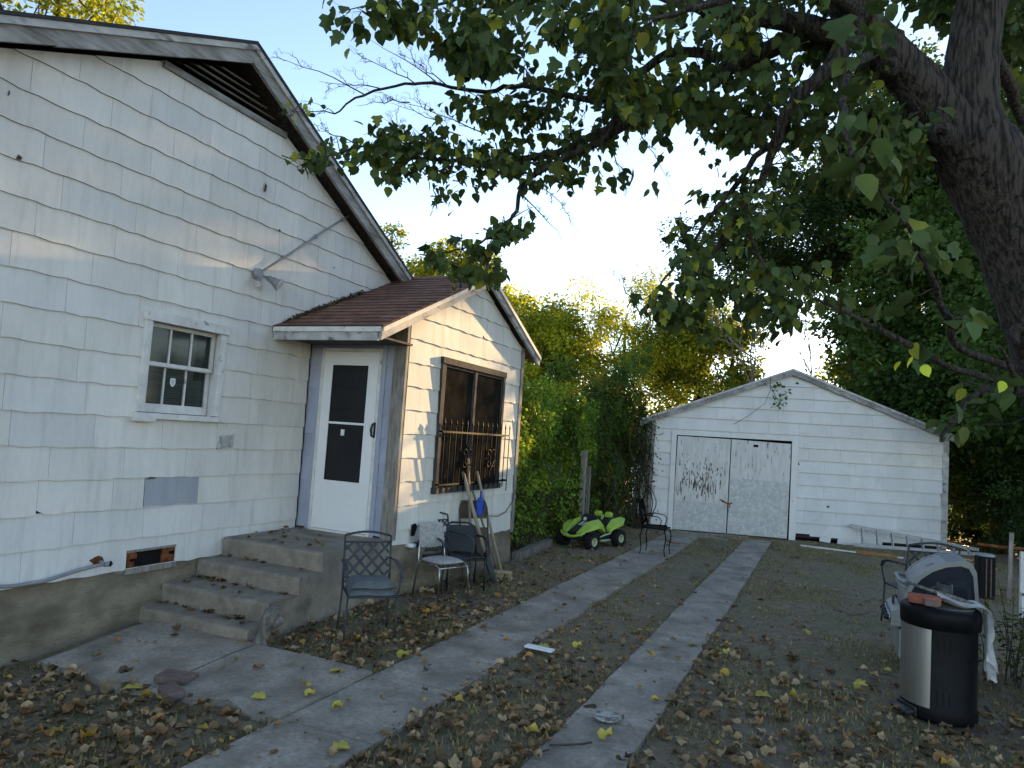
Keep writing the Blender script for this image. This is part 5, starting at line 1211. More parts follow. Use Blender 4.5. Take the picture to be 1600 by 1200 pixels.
# grass
P, D, Nn, S, T = [], [], [], [], []
for i in range(150000):
    y = 2.2+13.5*random.random()**1.35; x = random.uniform(-5.2, 6.)
    if infoot(x, y) or on_slab(x, y, .0): continue
    p = nz(x+5, y, 1.3)+.6*nz(x, y+2, 3.7)
    edge = min([abs(x-e) for e in (-2.85, -2.21, -1.41, -.93)])
    if p < (.15 if edge > .06 else -.5) and random.random() > .12: continue
    a = random.uniform(0, 6.28); P.append((x, y, gheight(x, y)-.004)); l = random.uniform(.3, 1.2); D.append((math.cos(a)*l, math.sin(a)*l, 1)); Nn.append((math.cos(a), math.sin(a), -.4)); S.append(random.uniform(.022, .06)); k = random.uniform(.6, 1.3)
    T.append((k, k, k*.9) if random.random() < .62 else (k*1.9, k*1.5, k*1.3))
tag(leafmesh('grass', P, D, Nn, S, T, M['grass'], RH_V, RH_F, wid=.28), 'sparse short green and dry grass on the yard', 'grass', kind='stuff')
# ---------------------------------------------------------------- mulberry tree over the yard
tree = empty('mulberry_tree', (1.75, 6.0, 0), 'big mulberry with furrowed trunk overhanging the yard from the right', 'tree')
s = MB()
def path(pts, sub=4):
    """smooth a list of (point, radius)"""
    out = []; n = len(pts)
    for i in range(n-1):
        p0, p1, p2, p3 = pts[max(i-1, 0)], pts[i], pts[i+1], pts[min(i+2, n-1)]
        for k in range(sub):
            t = k/sub; t2, t3 = t*t, t*t*t
            q = .5*((2*p1[0])+(p2[0]-p0[0])*t+(2*p0[0]-5*p1[0]+4*p2[0]-p3[0])*t2+(3*p1[0]-p0[0]-3*p2[0]+p3[0])*t3)
            out.append((q, p1[1]+(p2[1]-p1[1])*t))
    out.append(pts[-1]); return out
BR = []                                            # branch sample points for attaching twigs
def limb(mb, pts, n=10, jit=.08, rec=True, sub=4, wig=0.):
    P = path(pts, sub)
    if wig: P = [(p+Vector((random.gauss(0, wig), random.gauss(0, wig), random.gauss(0, wig)))*(1 if 0 < i < len(P)-1 else 0), r) for i, (p, r) in enumerate(P)]
    mb.tube([p for p, r in P], [r for p, r in P], n, 0, 1., True, True, jit)
    if rec: BR.extend((p, r) for p, r in P)
    return P
base = Vector((1.75, 6.0, -.1))
tr = [(base, .46), (base+V(-.02, -.02, .35), .36), (at(1725, 800, 4.65), .30), (at(1672, 600, 4.62), .275), (at(1634, 480, 4.6), .26), (at(1594, 370, 4.6), .26), (at(1548, 280, 4.6), .25), (at(1512, 215, 4.6), .23)]
limb(s, tr, 26, .10, False, 6)
limb(s, [(at(1522, 260, 4.6), .22), (at(1516, 160, 4.62), .165), (at(1520, 80, 4.66), .155), (at(1534, 0, 4.72), .15), (at(1570, -110, 4.85), .15), (at(1600, -260, 5.1), .15), (at(1640, -420, 5.5), .09)], 20, .10)
limb(s, [(at(1525, 265, 4.6), .20), (at(1478, 190, 4.6), .16), (at(1428, 125, 4.6), .14), (at(1380, 75, 4.6), .125), (at(1340, 30, 4.6), .115), (at(1290, -50, 4.5), .11), (at(1260, -160, 4.5), .10), (at(1200, -300, 4.8), .06)], 20, .10)
# burls
for (px, py, d, r) in ((1470, 212, 4.37, .06), (1388, 105, 4.42, .045), (1600, 525, 4.34, .06)):
    c = at(px, py, d); f = (Vector(C0)-c).normalized(); q = f.to_track_quat('Z', 'Y'); m_ = MB(); m_.lathe([(r*1.5, -.06), (r*1.1, .0), (r*.75, .025), (r*.45, .01), (0, -.005)], 14); s.raw([q @ Vector(v)+c for v in m_.v], m_.f, 0, 1., True)
A = lambda *q: [(at(x, y, d), r) for x, y, d, r in q]
LIMBS = [
 A((1340,35,4.42,.10),(1307,50,4.4,.075),(1250,37,4.4,.062),(1140,23,4.5,.05),(1067,3,4.6,.04),(980,-25,4.8,.03),(880,-60,5.0,.02)),
 A((1350,60,4.45,.09),(1300,62,4.5,.075),(1217,70,4.7,.062),(1160,97,4.8,.055),(1093,123,4.95,.048),(1033,160,5.05,.042),(983,187,5.15,.036),(927,213,5.2,.03),(850,243,5.3,.025),(733,252,5.4,.018),(617,243,5.4,.011),(560,228,5.35,.008),(500,248,5.3,.006),(440,243,5.2,.004)),
 A((1120,90,4.8,.04),(1070,80,4.9,.035),(1030,93,5.0,.032),(960,147,5.15,.028),(920,157,5.2,.026),(817,133,5.4,.02),(760,143,5.5,.017),(687,133,5.55,.013),(633,132,5.6,.011),(567,148,5.6,.009),(523,178,5.6,.006)),
 A((987,185,5.15,.03),(947,217,5.1,.028),(900,241,5.1,.026),(843,267,5.1,.022),(813,300,5.05,.017),(807,330,5.0,.014),(783,357,4.95,.011),(750,380,4.9,.008),(700,395,4.9,.005)),
 A((1000,-15,4.7,.035),(900,-20,4.9,.03),(810,7,5.0,.022),(767,10,5.0,.017),(720,-2,5.05,.012),(650,20,5.1,.008),(590,10,5.1,.005),(530,20,5.0,.003)),
 A((1325,70,4.4,.055),(1283,117,4.3,.045),(1237,163,4.3,.038),(1215,215,4.35,.032),(1200,257,4.4,.026),(1167,317,4.5,.02),(1110,400,4.6,.013),(1080,460,4.6,.009),(1045,500,4.6,.005)),
 A((1215,215,4.35,.024),(1183,247,4.5,.02),(1103,350,4.75,.013),(1050,420,4.9,.009),(1005,490,5.0,.005)),
 A((1167,317,4.5,.014),(1180,390,4.5,.011),(1215,450,4.5,.008),(1250,500,4.5,.005)),
 A((1590,575,4.4,.026),(1503,545,4.0,.020),(1483,500,3.8,.02),(1453,434,3.6,.016),(1426,370,3.4,.012),(1403,330,3.3,.008),(1370,290,3.2,.005)),
 A((1595,600,4.4,.024),(1500,580,4.0,.018),(1426,541,3.8,.018),(1368,511,3.8,.014),(1330,492,3.8,.010),(1272,465,3.8,.006)),
 A((1600,610,4.4,.02),(1540,610,3.8,.014),(1500,640,3.6,.012),(1470,690,3.5,.007)),
 A((1575,620,4.3,.03),(1590,600,3.7,.015),(1575,570,3.4,.010),(1560,540,3.2,.006)),
 A((1380,70,4.4,.04),(1330,110,3.9,.022),(1318,160,3.6,.016),(1325,220,3.4,.011),(1345,270,3.2,.007)),
 A((1340,20,4.4,.05),(1280,-20,3.9,.035),(1200,-20,3.6,.025),(1100,10,3.5,.016),(1020,30,3.5,.009)),
 A((1530,60,4.6,.06),(1570,120,4.9,.045),(1600,200,5.2,.03),(1640,300,5.4,.02)),
 A((1400,60,4.5,.06),(1340,120,5.2,.045),(1270,200,5.8,.03),(1230,240,6.2,.015)),
]
for L in LIMBS: limb(s, L, 8, .12, True, 4, .006)
def nearest(p):
    return min(BR, key=lambda b: (b[0]-p).length_squared)
def inpoly(x, y, pg):
    c = False; n = len(pg)
    for i in range(n):
        x1, y1 = pg[i]; x2, y2 = pg[i-1]
        if (y1 > y) != (y2 > y) and x < (x2-x1)*(y-y1)/(y2-y1)+x1: c = not c
    return c
# clusters of leafy twigs, each grown from the closest limb: outline, twigs, depth range, leaves per twig, yellow share, leaf size
REG = [
 ([(640,0),(700,70),(780,125),(880,135),(1000,190),(1120,175),(1250,140),(1330,90),(1340,-60),(700,-60)], 400, 3.9, 5.8, 8, .14, .088),
 ([(505,-10),(640,-10),(650,60),(610,45),(580,35),(560,80),(535,70),(520,40)], 20, 4.7, 5.2, 6, .10, .10),
 ([(640,20),(720,50),(800,60),(780,130),(720,120),(660,60)], 50, 4.8, 5.4, 7, .10, .10),
 ([(540,200),(620,190),(760,215),(900,215),(985,190),(900,265),(850,285),(780,270),(720,315),(690,325),(640,300),(560,262),(500,262),(445,250),(480,232)], 165, 4.9, 5.6, 6, .14, .080),
 ([(660,150),(760,150),(1000,190),(960,225),(760,215),(740,190),(700,185)], 80, 5.0, 5.8, 6, .16, .078),
 ([(1090,150),(1250,125),(1330,120),(1440,200),(1440,290),(1340,320),(1260,220),(1160,230),(1090,205)], 240, 4.2, 5.8, 8, .06, .088),
 ([(1090,260),(1180,235),(1260,290),(1220,370),(1150,420),(1100,480),(1020,520),(1000,480),(1060,380)], 105, 4.2, 5.0, 7, .10, .076),
 ([(1090,400),(1260,420),(1265,500),(1200,520),(1100,540),(1020,505)], 60, 4.2, 5.0, 7, .10, .08),
 ([(1180,400),(1340,420),(1335,520),(1240,545),(1150,525)], 22, 4.3, 5.2, 6, .08, .085),
 ([(650,390),(740,368),(800,350),(825,340),(790,395),(765,450),(730,450),(700,415),(650,418)], 30, 4.75, 5.1, 8, .08, .085),
 ([(430,150),(470,135),(530,170),(500,185),(440,165)], 4, 5.3, 5.7, 3, .3, .075),
 ([(850,260),(1040,200),(1060,265),(1040,300),(930,290),(860,300)], 18, 4.8, 5.2, 4, .15, .10),
 ([(1330,110),(1420,190),(1430,330),(1350,340),(1315,200)], 5, 2.9, 3.5, 3, .02, .14),
 ([(1340,310),(1430,320),(1500,420),(1590,540),(1600,700),(1500,700),(1400,640),(1360,540),(1360,400)], 22, 3.3, 4.1, 4, .10, .11),
 ([(1240,20),(1420,-20),(1420,60),(1300,90)], 7, 3.3, 3.9, 4, .06, .14),
 ([(1545,-20),(1620,-20),(1620,330),(1590,330),(1600,200)], 80, 4.9, 6.0, 8, .04, .10),
 ([(1330,-40),(1600,-40),(1600,80),(1460,60),(1400,30)], 80, 4.9, 6.0, 8, .05, .10),
 ([(1000,-420),(1700,-500),(1750,-20),(900,-20)], 70, 4.0, 7.0, 9, .08, .16),
 ([(600,-250),(1000,-420),(900,-30),(560,-20)], 25, 4.6, 6.5, 9, .08, .16),
]
P, D, Nn, S, T = [], [], [], [], []
TW = MB()
def add_leaf(p, size, yel, outward):
    d = Vector((outward.x*.55+random.gauss(0, .32), outward.y*.55+random.gauss(0, .32), -1.0+random.gauss(0, .28)))
    if random.random() < .22: d = Vector((outward.x+random.gauss(0, .4), outward.y+random.gauss(0, .4), -.25+random.gauss(0, .3)))
    n = Vector((random.gauss(0, .6)+outward.x*.6, random.gauss(0, .6)+outward.y*.6, .55+abs(random.gauss(0, .3))))
    P.append(p); D.append(d); Nn.append(n); S.append(size*random.uniform(.6, 1.18))
    r = random.random()
    k = random.uniform(.65, 1.25)
    if r < yel*.45: T.append((4.6*k, 3.3*k, 1.2*k))
    elif r < yel: T.append((3.0*k, 2.1*k, 1.0*k))
    elif r < .35: T.append((1.35*k, 1.15*k, .85*k))
    else: T.append((k, k, k))
BIG = []
def twig_to(Pt, nl, yel, size, r0=.004):
    b, br = nearest(Pt); L = (Pt-b).length
    mid = b.lerp(Pt, .55)+Vector((random.gauss(0, .07), random.gauss(0, .07), .10*L+random.gauss(0, .05)))
    pts = [b, b.lerp(mid, .5)+Vector((0, 0, .03*L)), mid, mid.lerp(Pt, .55)+Vector((random.gauss(0, .03), random.gauss(0, .03), .01)), Pt]
    r0 = min(br*.8, r0+.003*L)
    TW.tube(pts, [r0, r0*.85, r0*.65, r0*.5, r0*.3], 4, 0, 1., False)
    out = (Pt-b); out.z = 0; out = out.normalized() if out.length > .02 else Vector((random.gauss(0, 1), random.gauss(0, 1), 0)).normalized()
    for k in range(nl):
        f = 1-(k/nl)*min(.8, .55/max(L, .2)) if k else 1.
        g = f*4; i = min(3, int(g)); p = pts[i].lerp(pts[i+1], g-i)
        sd = Vector((-out.y, out.x, 0))*(.05*(1 if k % 2 else -1)); q = p+sd*random.uniform(.3, 1.4)+Vector((0, 0, random.uniform(-.03, .01)))
        add_leaf(q, size, yel, (out+sd*12*random.random()).normalized())
    BR.append((mid, r0*.65))
for pg, cnt, d0, d1, nl, yel, size in REG:
    xs_ = [p[0] for p in pg]; ys_ = [p[1] for p in pg]; got = 0
    cl = []
    while got < cnt:
        x, y = random.uniform(min(xs_), max(xs_)), random.uniform(min(ys_), max(ys_))
        if cl and random.random() < .55:
            c = random.choice(cl); x, y = c[0]+random.gauss(0, 26), c[1]+random.gauss(0, 20)
        if not inpoly(x, y, pg): continue
        got += 1; cl.append((x, y))
        twig_to(at(x, y, random.uniform(d0, d1)), max(2, int(nl*random.uniform(.6, 1.3))), yel, size)
# bare twigs against the sky
def bare(p0, p1, depth, gen=2, r=.0055):
    pts = [p0]; n = 6
    for i in range(1, n+1): pts.append(p0.lerp(p1, i/n)+Vector((random.gauss(0, .010), random.gauss(0, .010), random.gauss(0, .010)+.02*math.sin(3.1*i/n))))
    TW.tube(pts, [r*(1-.75*i/n) for i in range(n+1)], 4, 0, 1., False)
    if gen:
        L = (p1-p0).length; d = (p1-p0).normalized()
        for i in range(1, n):
            if random.random() < .85:
                e = pts[i]+(d*1.0+Vector((random.gauss(0, .5), random.gauss(0, .35), random.gauss(0, .5)))).normalized()*L*random.uniform(.15, .40); bare(pts[i], e, depth, gen-1, r*.55)
for (a, b, d) in (((687,133),(580,60),5.55),((650,132),(555,85),5.6),((570,148),(425,87),5.6),((523,178),(430,175),5.6),((600,140),(500,130),5.6),((700,135),(640,95),5.5),((640,160),(560,165),5.6),((760,210),(600,150),5.4),((720,212),(610,160),5.4),((813,300),(880,380),5.05),((830,280),(900,340),5.1),((950,215),(980,300),5.1),((990,190),(1050,300),5.0),((1000,490),(960,430),5.0),((560,228),(485,200),5.3),((650,245),(600,180),5.4),((900,120),(905,60),4.6)):
    bare(at(*a, d), at(*b, d+random.uniform(-.2, .2)), d)
# a hanging thread of vine in the sky gap
TW.tube([at(x, y, 4.6) for x, y in ((1230,240),(1255,262),(1262,290),(1275,300),(1300,255),(1320,245))], .0025, 4, cap=False)
s.build('trunk', M['bark'], tree, True)
TW.build('branches', M['twig'], tree, True)
# a few large near leaves named by the photo
for (x, y, d, sz) in ((1358,285,2.9,.155),(1318,190,3.0,.13),(1440,380,3.3,.16),(1470,400,3.3,.11),(1405,575,3.4,.08),(1428,572,3.5,.075),(1582,600,3.3,.085),(1300,0,3.2,.14),(1390,10,3.3,.13),(1510,610,3.5,.12),(1560,640,3.4,.12)):
    sz *= .82; p = at(x, y, d)+Vector((0, 0, sz*.5)); twig_to(p, 2, .0, sz, .003)
    if y in (575, 572, 600): T[-1] = T[-2] = (7., 5.2, 1.4)
P = np.array(P); D = np.array(D); Nn = np.array(Nn); S = np.array(S); T = np.array(T)
lob = rng.random(len(P)) < .25
# keep leaves out of the way of the lens
crown = leafmesh('crown', np.concatenate([P[~lob]]), D[~lob], Nn[~lob], S[~lob], T[~lob], M['leaf'], LEAF_V, LEAF_F, tree)
leafmesh('lobed_leaves', P[lob], D[lob], Nn[lob], S[lob]*1.15, T[lob], M['leaf'], LOBE_V, LOBE_F, tree)
# ---------------------------------------------------------------- trees, hedge and shrubs beyond
def crown_points(n, clumps, R3, seed, flat=.8, fill=.25):
    """leaf positions in uneven clumps through an ellipsoid; returns positions, outward directions, clump shade"""
    g = np.random.default_rng(seed); d = g.normal(size=(clumps, 3)); d /= np.linalg.norm(d, axis=1, keepdims=True)
    rr = (fill+(1-fill)*g.random((clumps, 1))**.45); C = d*rr*np.array(R3)*(.72+.35*g.random((clumps, 1))); cr = np.array(R3).mean()*g.uniform(.13, .32, clumps)
    wgt = cr**2; idx = g.choice(clumps, n, p=wgt/wgt.sum()); o = g.normal(size=(n, 3)); o /= np.linalg.norm(o, axis=1, keepdims=True)
    q = o*(g.random((n, 1))**.5)*cr[idx][:, None]*np.array((1, 1, flat)); return C[idx]+q, o, idx, C, cr
def make_tree(name, loc, h, R3, n, leaf, tone, tv, label, group=None, seed=1, clumps=46, tvar=.25, trunk_r=.12, tones2=None, share2=.2, wid=1., lean=(0, 0), bark='bark', fill=.25, lit=None):
    """tree with crown centred h above its foot"""
    t = empty(name, loc, label, 'tree', group)
    pts, o, idx, C, cr = crown_points(n, clumps, R3, seed, fill=fill)
    g = np.random.default_rng(seed+5); ct = g.uniform(1-tvar, 1+tvar, clumps)
    k = ct[idx]*g.uniform(.75, 1.25, n); tn = np.array(tone)[None]*k[:, None]
    if tones2 is not None:
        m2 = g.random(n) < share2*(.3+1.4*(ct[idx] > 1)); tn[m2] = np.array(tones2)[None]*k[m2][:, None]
    dd = o*np.array((1, 1, .5))+g.normal(size=(n, 3))*.6+np.array((0, 0, -.35)); nn = g.normal(size=(n, 3))*.7+np.array((0, 0, .7))
    off = np.array((lean[0], lean[1], h))+np.array(loc)
    leafmesh('crown', pts+off, dd, nn, leaf*g.uniform(.6, 1.2, n), tn, M['bgleaf'], tv, RH_F if tv is RH_V else LEAF_F, t, wid)
    s = MB(); rd = random.Random(seed); top = Vector((lean[0], lean[1], h+R3[2]*.5)); f0 = Vector((0, 0, -.1))
    st = [(f0, trunk_r*1.25), (Vector((lean[0]*.2, lean[1]*.2, h*.3)), trunk_r), (Vector((lean[0]*.6, lean[1]*.6, h*.7)), trunk_r*.8), (Vector((lean[0], lean[1], h)), trunk_r*.55), (top, trunk_r*.2)]
    pp = path(st, 3); s.tube([p for p, r in pp], [r for p, r in pp], 8, jit=.15)
    for i in rd.sample(range(clumps), min(14, clumps)):
        e = Vector(C[i])+Vector((lean[0], lean[1], h)); j = rd.randint(4, len(pp)-2); a = pp[j][0]; mid = a.lerp(e, .5)+Vector((0, 0, -.08*R3[2])); s.tube([a, mid, e], [trunk_r*.4, trunk_r*.25, trunk_r*.08], 5, cap=False)
    s.build('trunk', M[bark], t); return t
def ptree(name, px, py, d, R3, n, leaf, tone, label, **kw):
    c = at(px, py, d); l = kw.get('lean', (0, 0)); c.x -= l[0]; c.y -= l[1]; return make_tree(name, (c.x, c.y, -.02), c.z, R3, n, leaf, tone, kw.pop('tv', RH_V), label, **kw)
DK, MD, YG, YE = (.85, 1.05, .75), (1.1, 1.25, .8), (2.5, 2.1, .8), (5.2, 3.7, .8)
# dark trees on the right
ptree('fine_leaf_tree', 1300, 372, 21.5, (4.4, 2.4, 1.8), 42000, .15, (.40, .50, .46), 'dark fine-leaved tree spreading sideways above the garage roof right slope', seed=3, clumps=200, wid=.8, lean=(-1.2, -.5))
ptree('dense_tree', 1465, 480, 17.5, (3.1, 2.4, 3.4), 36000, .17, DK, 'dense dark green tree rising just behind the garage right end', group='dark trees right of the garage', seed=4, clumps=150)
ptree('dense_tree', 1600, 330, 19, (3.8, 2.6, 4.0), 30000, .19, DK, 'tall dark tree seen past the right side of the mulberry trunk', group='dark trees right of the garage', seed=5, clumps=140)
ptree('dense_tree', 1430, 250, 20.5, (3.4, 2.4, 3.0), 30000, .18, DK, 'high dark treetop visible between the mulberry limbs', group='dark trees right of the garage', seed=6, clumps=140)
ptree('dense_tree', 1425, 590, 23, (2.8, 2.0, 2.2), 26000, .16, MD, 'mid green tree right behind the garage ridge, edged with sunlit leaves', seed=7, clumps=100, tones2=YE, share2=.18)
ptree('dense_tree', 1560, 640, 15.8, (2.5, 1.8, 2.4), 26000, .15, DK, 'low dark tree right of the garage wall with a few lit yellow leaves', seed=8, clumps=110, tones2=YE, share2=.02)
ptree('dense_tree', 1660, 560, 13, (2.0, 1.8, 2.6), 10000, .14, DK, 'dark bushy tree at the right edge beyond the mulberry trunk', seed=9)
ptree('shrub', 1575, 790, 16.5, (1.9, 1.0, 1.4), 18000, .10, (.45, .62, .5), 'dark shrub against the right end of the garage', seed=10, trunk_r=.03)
ptree('shrub', 1640, 820, 12.6, (1.0, .9, .9), 4000, .08, (.42, .58, .5), 'dark shrub behind the reddish rail', seed=11, trunk_r=.03)
ptree('shrub', 1568, 785, 14.6, (.95, .8, 1.15), 9000, .08, (.6, .75, .55), 'leafy dark shrub filling the gap between garage and reddish rail', seed=61, clumps=70, trunk_r=.03)
ptree('shrub', 1660, 745, 14.0, (1.1, .8, 1.3), 8000, .08, (.6, .72, .55), 'tall dark shrub at the right edge above the white post', seed=62, clumps=70, trunk_r=.03)
# trees on the left beyond the porch
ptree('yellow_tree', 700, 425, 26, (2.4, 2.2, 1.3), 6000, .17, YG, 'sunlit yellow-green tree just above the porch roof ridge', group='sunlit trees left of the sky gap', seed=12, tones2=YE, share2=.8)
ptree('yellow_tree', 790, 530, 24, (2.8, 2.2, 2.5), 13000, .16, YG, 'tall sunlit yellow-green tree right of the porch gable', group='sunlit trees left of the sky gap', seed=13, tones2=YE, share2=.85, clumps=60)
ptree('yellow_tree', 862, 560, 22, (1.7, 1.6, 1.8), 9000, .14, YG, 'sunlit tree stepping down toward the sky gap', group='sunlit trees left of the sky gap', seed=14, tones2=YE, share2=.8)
ptree('wispy_tree', 612, 375, 25, (.55, .5, .75), 500, .13, YG, 'thin wispy treetop peeking over the main roof edge', seed=15, tones2=YE, share2=.4, trunk_r=.06)
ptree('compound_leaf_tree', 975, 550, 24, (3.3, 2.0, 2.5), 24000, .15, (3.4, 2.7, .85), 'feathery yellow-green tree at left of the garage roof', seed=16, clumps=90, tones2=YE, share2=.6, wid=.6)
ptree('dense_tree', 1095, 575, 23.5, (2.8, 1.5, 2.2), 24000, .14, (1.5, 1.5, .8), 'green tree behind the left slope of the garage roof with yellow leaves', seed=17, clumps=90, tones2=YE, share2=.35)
ptree('dense_tree', 890, 690, 17.5, (2.6, 1.8, 2.2), 15000, .13, (1.8, 2.1, 1.1), 'broad mid green tree behind the hedge near the porch', seed=18, tones2=YG, share2=.1)
ptree('yellow_tree', 95, -40, 22, (3.2, 2.8, 2.6), 6000, .2, YE, 'bright yellow-green treetop showing over the house roof at top left', seed=20, tones2=YG, share2=.5)
ptree('added_dapple_tree', 1150, 440, 24, (2.4, 1.6, 1.3), 1500, .13, (.8, .95, .6), 'airy treetop added to dapple the sunlight on the house wall', seed=51, tones2=YE, share2=.15, trunk_r=.07)  # crown added behind the garage to break up sun on the main wall
# thin bare trees against the low sun
for k, (px, py, d, hh, lab) in enumerate(((1165, 560, 19, 5.4, 'thin bare tree against bright sky left of the garage ridge'), (1255, 560, 22, 5.6, 'bare twiggy tree against the glare right of the garage ridge'))):
    c = at(px, py, d); t = empty('bare_tree', (c.x, c.y, 0), lab, 'tree'); s = MB(); rd = random.Random(k+3)
    def grow(p, dr, L, r, g):
        q = p+dr*L; s.tube([p, p.lerp(q, .5)+Vector((rd.gauss(0, .04), 0, rd.gauss(0, .04)))*L, q], [r, r*.8, r*.6], 5, cap=False)
        if g:
            for _ in range(3 if g > 1 else 4):
                nd = (dr+Vector((rd.gauss(0, .55), rd.gauss(0, .4), rd.gauss(.1, .35)))).normalized(); grow(p.lerp(q, rd.uniform(.5, 1)), nd, L*rd.uniform(.5, .75), r*.55, g-1)
    s.tube([Vector((c.x, c.y, -.1)), Vector((c.x+.1, c.y, hh*.5))], [.09, .06], 7); grow(Vector((c.x+.1, c.y, hh*.5)), Vector((.1, 0, 1)), hh*.28, .045, 5); s.build('branches', M['barepale'], t, True)
# vine hedge over the fence
def hedge(name, label, x0, y0, x1, y1, zt0, zt1, th, n, leaf, tone, tone2, sh2, seed, stems=40):
    t = empty(name, ((x0+x1)/2, (y0+y1)/2, 0), label, 'hedge'); g = np.random.default_rng(seed); rd = random.Random(seed)
    cl = 150; C = np.zeros((cl, 3)); f = g.random(cl); ztop = zt0+(zt1-zt0)*f+.35*np.sin(f*23+seed)
    C[:, 0] = x0+(x1-x0)*f+g.normal(0, th*.35, cl); C[:, 1] = y0+(y1-y0)*f; C[:, 2] = .12+(ztop-.12)*g.random(cl)**.8; cr = g.uniform(.16, .42, cl)
    idx = g.integers(0, cl, n); o = g.normal(size=(n, 3)); o /= np.linalg.norm(o, axis=1, keepdims=True); p = C[idx]+o*(g.random((n, 1))**.45)*cr[idx][:, None]*np.array((.8, 1, 1.05)); p[:, 2] = np.maximum(p[:, 2], .03); xc = x0+(x1-x0)*f[idx]+.30; ov = p[:, 0]-xc; p[:, 0] = np.where(ov > 0, xc-.3*ov, p[:, 0])
    ct = g.uniform(.6, 1.35, cl); tn = np.array(tone)[None]*(ct[idx]*g.uniform(.7, 1.3, n))[:, None]; cm = g.random(cl) < sh2; m2 = cm[idx] & (g.random(n) < .75); tn[m2] = np.array(tone2)[None]*g.uniform(.6, 1.3, (m2.sum(), 1))
    lo = p[:, 2] < .9; dry = lo & (g.random(n) < .45); tn[dry] = np.array((1.15, .85, .65))[None]*g.uniform(.5, 1.2, (dry.sum(), 1))
    leafmesh('foliage', p, o*np.array((1, 1, .4))+g.normal(size=(n, 3))*.5+np.array((0, 0, -.7)), g.normal(size=(n, 3))*.6+np.array((.5, -.2, .5)), leaf*g.uniform(.55, 1.2, n), tn, M['bgleaf'], RH_V, RH_F, t)
    s = MB()
    for i in range(stems):
        f = rd.random(); b = Vector((x0+(x1-x0)*f+rd.gauss(0, th*.3), y0+(y1-y0)*f, 0)); h = (zt0+(zt1-zt0)*f)*rd.uniform(.5, 1.); pts = [b]
        for k in range(1, 5): pts.append(b+Vector((rd.gauss(0, .12), rd.gauss(0, .18), h*k/4)))
        pq = path([(q, r) for q, r in zip(pts, [.013, .011, .009, .007, .004])], 4); s.tube([q for q, r in pq], [r for q, r in pq], 5, cap=False)
    s.build('stems', M['twig'], t, True); return t
hedge('vine_hedge', 'tangled green vine hedge behind the toy car, along the left fence', -4.45, 9.55, -4.35, 13.2, 2.4, 2.2, .45, 32000, .075, (2.3, 2.6, 1.2), (4.4, 3.8, 1.2), .35, 41)
hedge('vine_hedge', 'taller darker vine hedge covering the fence up to the garage corner', -4.5, 13.2, -3.85, 15.4, 2.5, 3.4, .5, 26000, .075, (1.35, 1.55, 1.), (2.8, 1.8, .9), .25, 42)
hedge('vine', 'ivy climbing the left front corner of the garage', -3.62, 14.72, -3.35, 14.83, 2.6, 2.1, .09, 1100, .06, (.7, .8, .6), (1.6, .8, .4), .2, 43, 12)
hedge('dark_hedge', 'long dark hedge closing the yard right of the garage', 4.6, 16.2, 11, 17.5, 3.4, 3.6, .9, 26000, .12, (.42, .55, .45), (.7, .8, .5), .1, 45, 20)
hedge('low_shrubs', 'shaggy green shrubs against the porch far corner', -4.45, 9.5, -4.75, 10.6, 1.5, 1.9, .35, 6000, .07, (1.9, 2.2, 1.0), (3.4, 2.9, .9), .35, 44, 14)
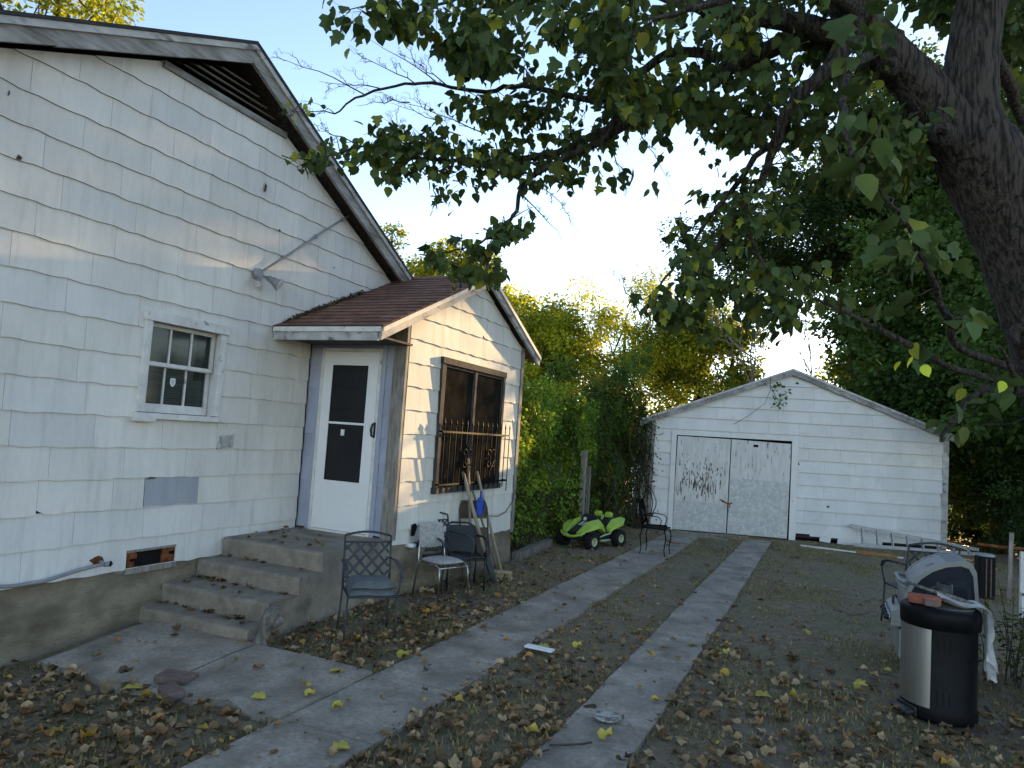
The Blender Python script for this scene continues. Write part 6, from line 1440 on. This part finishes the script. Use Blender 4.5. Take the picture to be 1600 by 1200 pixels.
# small sprig hanging before the garage gable
tw = empty('hanging_vine', fg(.82, 3.3, .25), 'leafy vine sprig hanging down over the garage gable', 'vine')
s = MB(); a = [fg(u, z, .2) for u, z in (gpx(1203, 588, .2), gpx(1204, 610, .2), gpx(1195, 632, .2), gpx(1168, 652, .2), gpx(1146, 664, .2))]; s.tube(a, .005, 5)
b = [fg(u, z, .2) for u, z in (gpx(1204, 606, .2), gpx(1212, 622, .2), gpx(1222, 636, .2))]; s.tube(b, .006, 5); s.build('stem', M['twig'], tw, True)
PP = [fg(*gpx(random.gauss(1219, 9), random.uniform(598, 638), .2), .2+random.gauss(0, .05)) for _ in range(46)]
leafmesh('leaves', np.array(PP), rnd(46)+np.array((0, 0, -.3)), rnd(46), np.full(46, .085), np.full((46, 3), 1.2)*np.array((1, 1.15, .8)), M['bgleaf'], RH_V, RH_F, tw, 1.3)
# weeds at the right edge
c = gz(1592, 1085); t = empty('weed_clump', (c.x, c.y, 0), 'clump of straggly tall weeds at right edge beside the trash can', 'weeds'); s = MB(); WP, WD, WT = [], [], []
for k in range(26):
    b = Vector((c.x+random.gauss(.08, .13), c.y+random.gauss(.1, .25), 0)); h = random.uniform(.3, .85); e = b+Vector((random.gauss(0, .12), random.gauss(0, .12), h)); s.tube([b, b.lerp(e, .5)+Vector((.02, 0, .03)), e], [.005, .004, .002], 4, cap=False)
    for j in range(14):
        f = random.uniform(.2, 1); WP.append(b.lerp(e, f)); WD.append((random.gauss(0, 1), random.gauss(0, 1), random.uniform(-.6, .5))); kk = random.uniform(.5, 1.2); WT.append((kk, kk*1.15, kk*.8) if random.random() < .8 else (2*kk, 1.3*kk, .6*kk))
s.build('stems', M['twig'], t, True); leafmesh('leaves', WP, WD, rnd(len(WP))*.5+np.array((0, 0, 1.)), np.random.default_rng(3).uniform(.04, .10, len(WP)), WT, M['bgleaf'], RH_V, RH_F, t, .7)
# far belt of trees closing the horizon
g = np.random.default_rng(77); n = 30000; az = g.uniform(-75, 75, n)*math.pi/180; rr = g.uniform(46, 60, n); hh = 3.2+1.0*np.sin(az*13)+.8*np.sin(az*29+1); z = g.random(n)*hh
gap = np.exp(-((az-rad(-3))/rad(7))**2); z *= (1-.45*gap)
leafmesh('treeline', np.stack([np.sin(az)*rr, np.cos(az)*rr, z+.2], 1), rnd(n), rnd(n)+np.array((0, 0, .6)), g.uniform(.5, 1., n), np.array((1.1, 1.1, .7))[None]*g.uniform(.5, 1.4, (n, 1)), M['bgleaf'], RH_V, RH_F)
tag(bpy.data.objects['treeline'], 'low far-off belt of trees along the horizon', 'treeline', kind='stuff')
